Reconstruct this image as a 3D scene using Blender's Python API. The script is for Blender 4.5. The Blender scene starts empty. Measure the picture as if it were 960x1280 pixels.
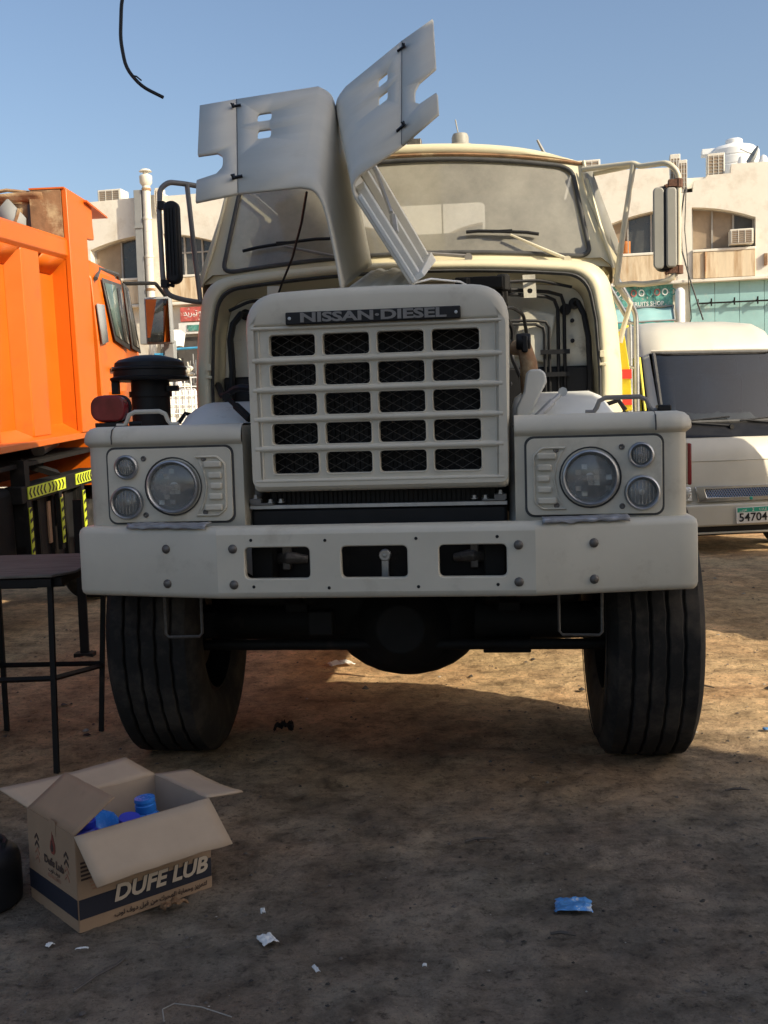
import bpy, bmesh, math, random
from math import sin, cos, pi, radians, sqrt, atan2
from mathutils import Vector, Matrix, noise
random.seed(7)
SC = bpy.context.scene
COL = SC.collection

# ------------------------------------------------------------------ camera, light, exposure
CAM_H = 1.42
cam = bpy.data.cameras.new('camera')
co = bpy.data.objects.new('camera', cam); COL.objects.link(co)
cam.sensor_fit = 'HORIZONTAL'; cam.sensor_width = 36.0; cam.lens = 36.0 * 1350 / 960
cam.clip_start = 0.05; cam.clip_end = 2000
co.matrix_world = (Matrix.Translation((0, 0, CAM_H)) @ Matrix.Rotation(radians(90 - 4.66), 4, 'X')
                   @ Matrix.Rotation(radians(-1.627), 4, 'Z'))
SC.camera = co

SUN_AZ = (0.83, -0.56)          # horizontal direction TOWARDS the sun
SUN_EL = 30.0
w = bpy.data.worlds.new('World'); SC.world = w; w.use_nodes = True
nt = w.node_tree; nt.nodes.clear()
sky = nt.nodes.new('ShaderNodeTexSky'); sky.sky_type = 'NISHITA'; sky.sun_disc = False
sky.sun_elevation = radians(SUN_EL); sky.sun_rotation = atan2(SUN_AZ[0], SUN_AZ[1])
sky.air_density = 1.0; sky.dust_density = 3.0; sky.ozone_density = 1.6; sky.altitude = 0
bg = nt.nodes.new('ShaderNodeBackground'); bg.inputs[1].default_value = 0.15
out = nt.nodes.new('ShaderNodeOutputWorld')
nt.links.new(sky.outputs[0], bg.inputs[0]); nt.links.new(bg.outputs[0], out.inputs[0])

sl = bpy.data.lights.new('sun', 'SUN'); sl.energy = 5.0; sl.angle = radians(0.5); sl.color = (1.0, 0.88, 0.67)
so = bpy.data.objects.new('sun', sl); COL.objects.link(so)
ce = cos(radians(SUN_EL))
d = Vector((-SUN_AZ[0] * ce, -SUN_AZ[1] * ce, -sin(radians(SUN_EL))))
so.rotation_euler = d.to_track_quat('-Z', 'Y').to_euler()
so.location = (8, -6, 12)
SC.view_settings.view_transform = 'Standard'; SC.view_settings.look = 'None'
SC.view_settings.gamma = 1.0; SC.view_settings.exposure = 0.22
SC.cycles.max_bounces = 8; SC.cycles.transparent_max_bounces = 12

# ------------------------------------------------------------------ materials
def mat(name, col, rough=.55, metal=0., var=.12, vs=6., bump=0., bs=60., dirt=None, stretch=None, spec=.5, emit=None, alpha=None, bd=.01):
    """procedural paint / rubber / plaster: base colour broken up by noise, optional second dirt colour, fine bump"""
    m = bpy.data.materials.new(name); m.use_nodes = True
    n = m.node_tree; L = n.links; b = n.nodes['Principled BSDF']
    tc = n.nodes.new('ShaderNodeTexCoord'); src = tc.outputs['Object']
    if stretch:
        mp = n.nodes.new('ShaderNodeMapping'); mp.inputs['Scale'].default_value = stretch
        L.new(src, mp.inputs[0]); src = mp.outputs[0]
    nz = n.nodes.new('ShaderNodeTexNoise'); nz.inputs['Scale'].default_value = vs; nz.inputs['Detail'].default_value = 7; nz.inputs['Roughness'].default_value = .62
    L.new(src, nz.inputs[0])
    rp = n.nodes.new('ShaderNodeValToRGB'); c = col
    rp.color_ramp.elements[0].position = .32; rp.color_ramp.elements[1].position = .68
    rp.color_ramp.elements[0].color = (c[0] * (1 - var), c[1] * (1 - var), c[2] * (1 - var), 1)
    rp.color_ramp.elements[1].color = (min(1, c[0] * (1 + var)), min(1, c[1] * (1 + var)), min(1, c[2] * (1 + var)), 1)
    L.new(nz.outputs[0], rp.inputs[0]); colout = rp.outputs[0]
    if dirt:                                     # (colour, scale, low, high)
        z2 = n.nodes.new('ShaderNodeTexNoise'); z2.inputs['Scale'].default_value = dirt[1]; z2.inputs['Detail'].default_value = 9; z2.inputs['Roughness'].default_value = .7
        L.new(src, z2.inputs[0])
        r2 = n.nodes.new('ShaderNodeMapRange'); r2.inputs[1].default_value = dirt[2]; r2.inputs[2].default_value = dirt[3]
        L.new(z2.outputs[0], r2.inputs[0])
        mx = n.nodes.new('ShaderNodeMix'); mx.data_type = 'RGBA'
        L.new(r2.outputs[0], mx.inputs[0]); L.new(colout, mx.inputs[6]); mx.inputs[7].default_value = (*dirt[0], 1); colout = mx.outputs[2]
    L.new(colout, b.inputs['Base Color'])
    b.inputs['Roughness'].default_value = rough; b.inputs['Metallic'].default_value = metal
    b.inputs['Specular IOR Level'].default_value = spec
    if rough < .8 and not metal:
        r3 = n.nodes.new('ShaderNodeMapRange'); r3.inputs[3].default_value = rough - .08; r3.inputs[4].default_value = rough + .12
        L.new(nz.outputs[0], r3.inputs[0]); L.new(r3.outputs[0], b.inputs['Roughness'])
    if bump:
        z3 = n.nodes.new('ShaderNodeTexNoise'); z3.inputs['Scale'].default_value = bs; z3.inputs['Detail'].default_value = 5
        L.new(src, z3.inputs[0]); bp = n.nodes.new('ShaderNodeBump'); bp.inputs['Strength'].default_value = bump; bp.inputs['Distance'].default_value = bd
        L.new(z3.outputs[0], bp.inputs['Height']); L.new(bp.outputs[0], b.inputs['Normal'])
    if alpha is not None: b.inputs['Alpha'].default_value = alpha
    return m

def glassmat(name, tint, gloss_rough=.03, trans=.85, dust=None, dustscale=3., gl=.08):
    """thin pane: tinted transparent + mirror-like reflection, optional dust film"""
    m = bpy.data.materials.new(name); m.use_nodes = True
    n = m.node_tree; L = n.links; n.nodes.remove(n.nodes['Principled BSDF']); o = n.nodes['Material Output']
    tr = n.nodes.new('ShaderNodeBsdfTransparent'); tr.inputs[0].default_value = (*[t * trans for t in tint], 1)
    g = n.nodes.new('ShaderNodeBsdfGlossy'); g.inputs['Roughness'].default_value = gloss_rough
    fr = n.nodes.new('ShaderNodeFresnel'); fr.inputs[0].default_value = 1.5
    ad = n.nodes.new('ShaderNodeMath'); ad.operation = 'ADD'; ad.inputs[1].default_value = gl; L.new(fr.outputs[0], ad.inputs[0])
    mx = n.nodes.new('ShaderNodeMixShader'); L.new(ad.outputs[0], mx.inputs[0]); L.new(tr.outputs[0], mx.inputs[1]); L.new(g.outputs[0], mx.inputs[2])
    last = mx.outputs[0]
    if dust:                                     # (colour, low amount, high amount)
        tc = n.nodes.new('ShaderNodeTexCoord')
        z = n.nodes.new('ShaderNodeTexNoise'); z.inputs['Scale'].default_value = dustscale; z.inputs['Detail'].default_value = 8; z.inputs['Roughness'].default_value = .7
        L.new(tc.outputs['Object'], z.inputs[0])
        r = n.nodes.new('ShaderNodeMapRange'); r.inputs[1].default_value = .35; r.inputs[2].default_value = .7; r.inputs[3].default_value = dust[1]; r.inputs[4].default_value = dust[2]
        L.new(z.outputs[0], r.inputs[0])
        df = n.nodes.new('ShaderNodeBsdfDiffuse'); df.inputs[0].default_value = (*dust[0], 1)
        m2 = n.nodes.new('ShaderNodeMixShader'); L.new(r.outputs[0], m2.inputs[0]); L.new(last, m2.inputs[1]); L.new(df.outputs[0], m2.inputs[2]); last = m2.outputs[0]
    L.new(last, o.inputs[0]); return m

M = {}
M['cream'] = mat('cream_truck_paint', (.60, .555, .455), .45, var=.07, vs=3, bump=.04, bs=9, dirt=((.38, .33, .25), 4, .55, .82))
M['hood'] = mat('bonnet_paint', (.565, .535, .455), .5, var=.05, vs=4, bump=.04, bs=7, dirt=((.42, .385, .31), 2.6, .58, .86), stretch=(1, 1.8, 1))
M['cream_old'] = mat('cream_cab_paint', (.72, .65, .45), .45, var=.06, vs=4, dirt=((.42, .33, .2), 7, .60, .8))
M['bay'] = mat('engine_bay_paint', (.68, .645, .53), .6, var=.10, vs=6, dirt=((.16, .13, .10), 4, .55, .75))
M['mirrorback'] = mat('grey_mirror_housing', (.34, .33, .29), .5, var=.08, vs=6)
M['whitecast'] = mat('white_housing_paint', (.62, .62, .58), .45, var=.06, vs=6, dirt=((.35, .31, .25), 9, .6, .8))
M['black'] = mat('black_plastic', (.012, .012, .0135), .5, spec=.3, var=.3, vs=10)
M['blackmet'] = mat('black_chassis', (.010, .0095, .009), .65, spec=.25, var=.4, vs=7, dirt=((.045, .036, .028), 9, .58, .85))
M['rubber'] = mat('tyre_rubber', (.021, .020, .019), .85, spec=.25, var=.25, vs=5, bump=.25, bs=90, bd=.004, dirt=((.085, .07, .055), 5, .48, .80))
M['seal'] = mat('window_seal', (.06, .06, .06), .7, var=.3, vs=20)
M['rustdark'] = mat('rusted_clamp', (.13, .06, .035), .8, var=.4, vs=30, bump=.3, bs=80)
M['steel'] = mat('galvanised_steel', (.42, .43, .44), .4, .9, var=.2, vs=12)
M['chrome'] = mat('chrome_trim', (.62, .63, .64), .16, 1., var=.08, vs=9)
M['bolt'] = mat('grey_bolt', (.13, .12, .11), .45, .5, var=.3, vs=60)
M['tubecream'] = mat('cream_tube_paint', (.66, .60, .45), .42, var=.06, vs=5, dirt=((.28, .12, .05), 6, .62, .7))
M['tubegrey'] = mat('grey_tube_paint', (.20, .19, .18), .45, var=.15, vs=9)
M['reflector'] = mat('lamp_reflector', (.78, .80, .81), .28, 1., var=.15, vs=26, bump=.8, bs=45, bd=.02)
M['orange'] = mat('orange_truck_paint', (.63, .125, .006), .36, var=.07, vs=3, dirt=((.34, .075, .02), 3.5, .58, .80))
M['rust'] = mat('rusty_steel', (.27, .15, .075), .8, var=.4, vs=5, bump=.3, bs=30, dirt=((.5, .38, .22), 6, .52, .66))
M['white'] = mat('white_van_paint', (.56, .53, .445), .32, var=.05, vs=3, dirt=((.5, .44, .34), 4, .62, .9))
M['yellow'] = mat('yellow_reflective', (.80, .66, .02), .4, var=.05)
M['limeyellow'] = mat('hazard_yellow', (.62, .72, .04), .4, var=.08)
M['redref'] = mat('red_reflective', (.62, .05, .03), .35, var=.1)
M['redlens'] = mat('red_lens', (.20, .015, .018), .15, var=.25, vs=20)
M['plaster'] = mat('cream_plaster', (.77, .735, .645), .9, var=.06, vs=1.2, bump=.2, bs=14, dirt=((.50, .43, .33), 1.8, .50, .82))
M['stain'] = mat('rust_streaked_plaster', (.70, .59, .42), .9, var=.12, vs=3, bump=.15, bs=14, dirt=((.36, .20, .08), 2.2, .45, .72), stretch=(2.4, 1, .28))
M['greywall'] = mat('grey_painted_metal', (.27, .28, .28), .7, var=.1, vs=4)
M['frame'] = mat('window_frame_paint', (.33, .31, .28), .6, var=.1, vs=8)
M['ac'] = mat('ac_casing', (.66, .63, .55), .6, var=.07, vs=8, dirt=((.4, .3, .2), 8, .56, .75))
M['brownpanel'] = mat('brown_board', (.30, .23, .16), .8, var=.12, vs=6)
M['teal'] = mat('teal_shopfront_paint', (.30, .52, .52), .55, var=.08, vs=3, dirt=((.5, .56, .52), 5, .56, .8))
M['tealcloth'] = mat('green_awning_cloth', (.06, .30, .27), .8, var=.2, vs=7)
M['signgreen'] = mat('green_fruit_sign', (.10, .30, .25), .6, var=.7, vs=9, dirt=((.5, .45, .4), 14, .56, .62))
M['signred'] = mat('red_shop_sign', (.50, .10, .08), .6, var=.3, vs=9, dirt=((.6, .5, .4), 14, .56, .64))
M['bluesign'] = mat('blue_banner', (.06, .36, .62), .6, var=.25, vs=6)
M['whitepl'] = mat('white_plastic', (.80, .80, .78), .45, var=.04, vs=6)
M['board'] = mat('cardboard', (.35, .225, .135), .85, var=.06, vs=9, bump=.12, bs=40, bd=.003, dirt=((.25, .16, .10), 11, .6, .8))
M['boardin'] = mat('cardboard_inside', (.46, .34, .235), .85, var=.05, vs=9, bump=.12, bs=40, bd=.003)
M['navy'] = mat('navy_print', (.016, .016, .026), .7, var=.12, vs=30)
M['ink'] = mat('brown_ink', (.06, .035, .025), .8, var=.2, vs=30)
M['inkfaint'] = mat('faint_brown_ink', (.34, .17, .10), .8, var=.2, vs=30)
M['inkred'] = mat('red_brown_ink', (.22, .05, .03), .8, var=.2, vs=30)
M['beige'] = mat('beige_print', (.58, .46, .34), .8, var=.05, vs=30)
M['blue'] = mat('blue_plastic', (.03, .21, .66), .25, var=.12, vs=12)
M['bluedark'] = mat('royal_blue_plastic', (.03, .05, .50), .3, var=.1, vs=12)
M['wood'] = mat('oily_wood_board', (.17, .155, .135), .95, spec=.08, var=.25, vs=5, stretch=(1, 6, 6), bump=.2, bs=20)
M['silver'] = mat('crumpled_foil_tape', (.33, .335, .36), .42, .3, var=.2, vs=25, bump=.5, bs=30)
M['green'] = mat('plate_green', (.02, .36, .24), .5, var=.05)
M['paper'] = mat('white_paper', (.78, .76, .72), .8, var=.06, vs=20)
M['bluefoil'] = mat('blue_wrapper', (.10, .30, .62), .35, var=.5, vs=22, dirt=((.75, .78, .8), 30, .58, .64))
M['crumb'] = mat('dark_soil_crumbs', (.045, .037, .03), .9, var=.4, vs=9)
M['palestone'] = mat('pale_gravel', (.34, .30, .25), .9, var=.3, vs=9)
M['stone'] = mat('ground_stones', (.11, .09, .075), .9, var=.45, vs=6)
M['interior'] = mat('cab_trim_grey', (.085, .08, .075), .85, var=.2, vs=6)
M['glass_ws'] = glassmat('dusty_windscreen', (.80, .84, .86), .06, .6, ((.60, .57, .48), .30, .56), 2.2, .03)
M['sand'] = mat('sandy_dashboard_dust', (.34, .27, .17), .95, var=.2, vs=9)
M['glass_side'] = glassmat('side_glass', (.8, .85, .85), .04, .8, ((.62, .60, .54), .45, .65), 4)
M['glass_dark'] = glassmat('dark_window_glass', (.25, .30, .33), .05, .5, ((.16, .16, .15), .25, .5), 3, .06)
M['glass_van'] = glassmat('van_windscreen', (.36, .47, .58), .03, .75, ((.05, .09, .16), .02, .08), 2, .02)
M['lens'] = glassmat('lamp_lens', (.95, .97, .97), .10, .95, ((.62, .62, .59), .16, .40), 9, .05)
M['mirror'] = mat('mirror_glass', (.8, .82, .82), .03, 1., var=.01)

def ground_mat():
    m = bpy.data.materials.new('oily_dirt'); m.use_nodes = True
    n = m.node_tree; L = n.links; b = n.nodes['Principled BSDF']
    tc = n.nodes.new('ShaderNodeTexCoord')
    def nz(s, det=9, r=.65):
        z = n.nodes.new('ShaderNodeTexNoise'); z.inputs['Scale'].default_value = s; z.inputs['Detail'].default_value = det; z.inputs['Roughness'].default_value = r
        L.new(tc.outputs['Object'], z.inputs[0]); return z.outputs[0]
    def ramp(src, stops):
        r = n.nodes.new('ShaderNodeValToRGB'); e = r.color_ramp.elements
        for i, (p, c) in enumerate(stops):
            if i < 2: e[i].position = p; e[i].color = (*c, 1)
            else: x = e.new(p); x.color = (*c, 1)
        L.new(src, r.inputs[0]); return r.outputs[0]
    def mix(f, a, bb, mode='MIX'):
        x = n.nodes.new('ShaderNodeMix'); x.data_type = 'RGBA'; x.blend_type = mode
        if isinstance(f, float): x.inputs[0].default_value = f
        else: L.new(f, x.inputs[0])
        L.new(a, x.inputs[6]); L.new(bb, x.inputs[7]); return x.outputs[2]
    big = nz(.55, 6); mid = nz(2.6); fine = nz(30, 9, .8); grit = nz(110, 5, .8)
    sunlit_soil = ramp(mid, [(.3, (.50, .345, .19)), (.7, (.74, .51, .285))])
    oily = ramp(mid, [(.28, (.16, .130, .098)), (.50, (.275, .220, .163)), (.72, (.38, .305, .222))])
    # soil behind lightened to paint in the sun patch, oil soaked working area in front of the bay
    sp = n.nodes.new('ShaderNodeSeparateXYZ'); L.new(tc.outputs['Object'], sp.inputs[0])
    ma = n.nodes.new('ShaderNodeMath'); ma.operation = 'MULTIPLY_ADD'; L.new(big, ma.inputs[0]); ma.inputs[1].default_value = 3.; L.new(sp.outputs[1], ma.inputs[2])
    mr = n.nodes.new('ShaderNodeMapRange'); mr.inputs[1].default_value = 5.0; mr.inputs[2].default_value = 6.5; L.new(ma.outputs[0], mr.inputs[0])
    c = mix(mr.outputs[0], oily, sunlit_soil)
    tint = ramp(nz(.9, 4), [(.35, (1.06, .97, .92)), (.52, (1, 1, 1)), (.68, (.93, .98, .98))]); c = mix(1., c, tint, 'MULTIPLY')
    spots = ramp(nz(1.7, 7, .7), [(.50, (1, 1, 1)), (.62, (.62, .60, .58)), (.72, (.40, .38, .37))]); c = mix(.75, c, spots, 'MULTIPLY')
    mott = ramp(nz(7, 9, .72), [(.34, (.42, .40, .38)), (.50, (1, 1, 1)), (.68, (1.45, 1.42, 1.38))]); c = mix(.85, c, mott, 'MULTIPLY')
    specks = ramp(fine, [(.36, (.25, .24, .23)), (.48, (1, 1, 1)), (.60, (1.0, 1.0, 1.0)), (.70, (1.9, 1.85, 1.8))]); c = mix(.8, c, specks, 'MULTIPLY')
    gr = ramp(grit, [(.36, (.35, .34, .33)), (.48, (1, 1, 1)), (.62, (1, 1, 1)), (.72, (2.0, 1.95, 1.9))]); c = mix(.45, c, gr, 'MULTIPLY')
    # faint tyre tracks running into the bay
    wv = n.nodes.new('ShaderNodeTexWave'); wv.bands_direction = 'X'; wv.inputs['Scale'].default_value = .55; wv.inputs['Distortion'].default_value = 5.; wv.inputs['Detail'].default_value = 4; wv.inputs['Detail Scale'].default_value = 1.2
    mpw = n.nodes.new('ShaderNodeMapping'); mpw.inputs['Scale'].default_value = (1, .28, 1); mpw.inputs['Rotation'].default_value = (0, 0, .5); L.new(tc.outputs['Object'], mpw.inputs[0]); L.new(mpw.outputs[0], wv.inputs[0])
    trk = ramp(wv.outputs[1], [(.1, (.80, .79, .78)), (.35, (1, 1, 1))]); c = mix(.7, c, trk, 'MULTIPLY')
    L.new(c, b.inputs['Base Color']); b.inputs['Roughness'].default_value = .88; b.inputs['Specular IOR Level'].default_value = .25
    h1 = nz(9, 10, .72); h2 = nz(70, 6, .75)
    ad = n.nodes.new('ShaderNodeMath'); ad.operation = 'MULTIPLY_ADD'; L.new(h2, ad.inputs[0]); ad.inputs[1].default_value = .35; L.new(h1, ad.inputs[2])
    bp = n.nodes.new('ShaderNodeBump'); bp.inputs['Strength'].default_value = 1.; bp.inputs['Distance'].default_value = .036
    L.new(ad.outputs[0], bp.inputs['Height']); L.new(bp.outputs[0], b.inputs['Normal'])
    return m
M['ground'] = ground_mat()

# ------------------------------------------------------------------ mesh helpers
def rrect(cx, cz, w, h, r, n=4):
    """rounded rectangle, counter-clockwise list of 2D points"""
    pts = []
    for (sx, sz, a0) in ((1, -1, -90), (1, 1, 0), (-1, 1, 90), (-1, -1, 180)):
        for i in range(n + 1):
            a = radians(a0 + 90 * i / n)
            pts.append((cx + sx * (w / 2 - r) + r * cos(a), cz + sz * (h / 2 - r) + r * sin(a)))
    return pts
def circ(cx, cz, r, n=20): return [(cx + r * cos(2 * pi * i / n), cz + r * sin(2 * pi * i / n)) for i in range(n)]
def roundpoly(P, R, n=5, closed=False):
    """round the corners of a 2D polyline"""
    o = []; N = len(P)
    for i, p in enumerate(P):
        if (not closed and i in (0, N - 1)) or R[i] <= 0: o.append(p); continue
        a = Vector(P[i - 1]) - Vector(p); b = Vector(P[(i + 1) % N]) - Vector(p); r = R[i]
        ang = a.angle(b); t = min(r / math.tan(ang / 2), a.length * .49, b.length * .49)
        A = Vector(p) + a.normalized() * t; B = Vector(p) + b.normalized() * t
        for k in range(n + 1):
            s = k / n; q = (A.lerp(Vector(p), s)).lerp(Vector(p).lerp(B, s), s); o.append(tuple(q))
    return o

class MB:
    def __init__(s): s.bm = bmesh.new()
    def V(s, p): return s.bm.verts.new(p)
    def face(s, pts):
        try: return s.bm.faces.new([s.bm.verts.new(p) for p in pts])
        except ValueError: pass
    def box(s, c, size, rot=None, taper=None):
        vs = []
        for z in (-.5, .5):
            for (x, y) in ((-.5, -.5), (.5, -.5), (.5, .5), (-.5, .5)):
                k = taper if (taper and z > 0) else 1
                v = Vector((x * size[0] * k, y * size[1] * k, z * size[2]))
                if rot is not None: v = rot @ v
                vs.append(s.bm.verts.new(v + Vector(c)))
        for f in ((3, 2, 1, 0), (4, 5, 6, 7), (0, 1, 5, 4), (1, 2, 6, 5), (2, 3, 7, 6), (3, 0, 4, 7)): s.bm.faces.new([vs[i] for i in f])
        return s
    def loft(s, loops, closed=True, cap0=False, cap1=False, skip=None):
        rows = [[s.bm.verts.new(p) for p in l] for l in loops]; N = len(rows[0])
        for i in range(len(rows) - 1):
            for j in range(N if closed else N - 1):
                if skip and skip(i, j): continue
                k = (j + 1) % N
                try: s.bm.faces.new((rows[i][j], rows[i][k], rows[i + 1][k], rows[i + 1][j]))
                except ValueError: pass
        if cap0: s.bm.faces.new(rows[0])
        if cap1: s.bm.faces.new(rows[-1][::-1])
        return s
    def prism(s, pts, d0, d1, plane='xz'):
        f = {'xz': lambda p, d: (p[0], d, p[1]), 'yz': lambda p, d: (d, p[0], p[1]), 'xy': lambda p, d: (p[0], p[1], d)}[plane]
        return s.loft([[f(p, d0) for p in pts], [f(p, d1) for p in pts]], True, True, True)
    def plate(s, outer, holes, fn, depth=None, d0=0.):
        """flat sheet with holes; outer/hole loops are 2D, a hole may be a list of (loop, d) for a lip; fn maps (a,b,d) to 3D"""
        es = []; 
        def ring(l, d, keep=False):
            vs = [s.bm.verts.new(fn(p[0], p[1], d)) for p in l]; return vs
        def edges(vs): 
            return [s.bm.edges.new((vs[i], vs[(i + 1) % len(vs)])) for i in range(len(vs))]
        ov = ring(outer, d0); es += edges(ov)
        for h in holes:
            if isinstance(h[0][0], (int, float)): h = [(h, d0)]
            prev = ring(h[0][0], h[0][1]); es += edges(prev)
            seq = h[1:] + ([(h[-1][0], h[-1][1] + depth)] if depth else [])
            for (l, d) in seq:
                cur = ring(l, d)
                for i in range(len(cur)):
                    k = (i + 1) % len(cur); s.bm.faces.new((prev[i], prev[k], cur[k], cur[i]))
                prev = cur
        bmesh.ops.triangle_fill(s.bm, use_beauty=True, use_dissolve=False, edges=es)
        if depth:
            bk = ring(outer, d0 + depth)
            for i in range(len(ov)):
                k = (i + 1) % len(ov); s.bm.faces.new((ov[i], ov[k], bk[k], bk[i]))
        return s
    def tube(s, pts, r, n=8, closed=False, cap=True):
        P = [Vector(p) for p in pts]; N = len(P); rows = []; up = None
        for i, p in enumerate(P):
            if closed: t = P[(i + 1) % N] - P[i - 1]
            else: t = P[min(i + 1, N - 1)] - P[max(i - 1, 0)]
            t.normalize()
            if up is None:
                up = Vector((0, 0, 1)) if abs(t.z) < .9 else Vector((1, 0, 0))
            a = t.cross(up)
            if a.length < 1e-4: a = t.cross(Vector((.3, .9, .1)))
            a.normalize(); b = a.cross(t).normalized(); up = b
            rr = r[i] if isinstance(r, (list, tuple)) else r
            rows.append([p + (a * cos(2 * pi * k / n) + b * sin(2 * pi * k / n)) * rr for k in range(n)])
        if closed: rows.append(rows[0])
        s.loft(rows, True, cap and not closed, cap and not closed); return s
    def lathe(s, prof, c, axis='z', n=24, cap=True):
        """prof: list of (radius, height along axis)"""
        rows = []
        for (r, h) in prof:
            row = []
            for k in range(n):
                a = 2 * pi * k / n; u, v = r * cos(a), r * sin(a)
                p = {'z': (u, v, h), 'y': (u, h, v), 'x': (h, u, v)}[axis]
                row.append((p[0] + c[0], p[1] + c[1], p[2] + c[2]))
            rows.append(row)
        s.loft(rows, True, cap and prof[0][0] > 0, cap and prof[-1][0] > 0); return s
    def grid(s, fn, nu, nv):
        return s.loft([[fn(i / nu, j / nv) for i in range(nu + 1)] for j in range(nv + 1)], False)
    def ball(s, c, r, n=12, m=8, fn=None):
        r = (r, r, r) if isinstance(r, (int, float)) else r; rows = []
        for i in range(1, m):
            t = pi * i / m
            rows.append([(c[0] + r[0] * sin(t) * cos(2 * pi * k / n), c[1] + r[1] * sin(t) * sin(2 * pi * k / n), c[2] + r[2] * cos(t)) for k in range(n)])
        s.loft(rows, True, True, True); return s
    def build(s, name, m, parent=None, bevel=0., seg=2, smooth=35, solid=0., merge=True, solidoff=-1):
        if merge: bmesh.ops.remove_doubles(s.bm, verts=s.bm.verts, dist=.0004)
        bmesh.ops.recalc_face_normals(s.bm, faces=s.bm.faces)
        me = bpy.data.meshes.new(name); s.bm.to_mesh(me); s.bm.free()
        if smooth:
            for p in me.polygons: p.use_smooth = True
            me.set_sharp_from_angle(angle=radians(smooth))
        o = bpy.data.objects.new(name, me); COL.objects.link(o)
        me.materials.append(M[m] if isinstance(m, str) else m)
        if solid:
            md = o.modifiers.new('thickness', 'SOLIDIFY'); md.thickness = solid; md.offset = solidoff
        if bevel:
            md = o.modifiers.new('edges', 'BEVEL'); md.width = bevel; md.segments = seg; md.limit_method = 'ANGLE'; md.angle_limit = radians(40)
        if parent is not None: o.parent = parent
        return o
def tag(o, label=None, cat=None, group=None, kind=None):
    if label: o['label'] = label
    if cat: o['category'] = cat
    if group: o['group'] = group
    if kind: o['kind'] = kind
    return o
def thing(name, label, cat, loc=(0, 0, 0), rot=(0, 0, 0), group=None):
    o = bpy.data.objects.new(name, None); COL.objects.link(o); o.empty_display_size = .2
    o.location = loc; o.rotation_euler = rot
    return tag(o, label, cat, group)
def dup(o, parent, loc=None, rot=None):
    """copy of a part (with its own children), sharing mesh data"""
    c = o.copy(); COL.objects.link(c); c.parent = parent
    if loc is not None: c.location = loc
    if rot is not None: c.rotation_euler = rot
    for k in o.children: dup(k, c)
    return c
def copy_thing(o, label, loc, rot=None):
    c = o.copy(); COL.objects.link(c); c.location = loc
    if rot is not None: c.rotation_euler = rot
    c['label'] = label
    for k in o.children: dup(k, c)
    return c
def text(name, body, m, parent, mtx, size=.1, ext=.0015, sx=1., off=0., shear=0., align='CENTER'):
    """flat lettering, lies in the local XY plane of mtx"""
    cu = bpy.data.curves.new(name, 'FONT'); cu.body = body; cu.size = size; cu.extrude = ext; cu.offset = off; cu.shear = shear
    cu.align_x = align; cu.align_y = 'CENTER'; cu.resolution_u = 3
    t = bpy.data.objects.new('tmp', cu); COL.objects.link(t)
    dg = bpy.context.evaluated_depsgraph_get(); me = bpy.data.meshes.new_from_object(t.evaluated_get(dg)); me.name = name
    bpy.data.objects.remove(t); bpy.data.curves.remove(cu)
    me.transform(mtx @ Matrix.Diagonal((sx, 1, 1, 1)))
    me.materials.clear(); me.materials.append(M[m])
    o = bpy.data.objects.new(name, me); COL.objects.link(o); o.parent = parent; return o
def frame_m(o, ex, ey):
    """matrix with origin o, x axis ex, y axis ey"""
    ex = Vector(ex).normalized(); ey = Vector(ey).normalized(); ez = ex.cross(ey).normalized()
    m = Matrix((ex, ey, ez)).transposed().to_4x4(); m.translation = o; return m
AR = {'ا': (0xFE8D, 2), 'ب': (0xFE8F, 4), 'ة': (0xFE93, 2), 'ت': (0xFE95, 4), 'ح': (0xFEA1, 4), 'د': (0xFEA9, 2), 'ر': (0xFEAD, 2), 'ز': (0xFEAF, 2), 'ظ': (0xFEC5, 4),
      'ع': (0xFEC9, 4), 'ف': (0xFED1, 4), 'ق': (0xFED5, 4), 'ك': (0xFED9, 4), 'ل': (0xFEDD, 4), 'م': (0xFEE1, 4), 'ن': (0xFEE5, 4), 'و': (0xFEED, 2), 'ي': (0xFEF1, 4)}
def arabic(t):
    o = ''
    for i, c in enumerate(t):
        if c not in AR: o += c; continue
        base, nf = AR[c]
        prev = i > 0 and t[i - 1] in AR and AR[t[i - 1]][1] == 4
        nxt = i + 1 < len(t) and t[i + 1] in AR
        o += chr(base + (1 if prev and not (nxt and nf == 4) else 3 if prev else 2 if nxt and nf == 4 else 0))
    return o[::-1]

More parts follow.
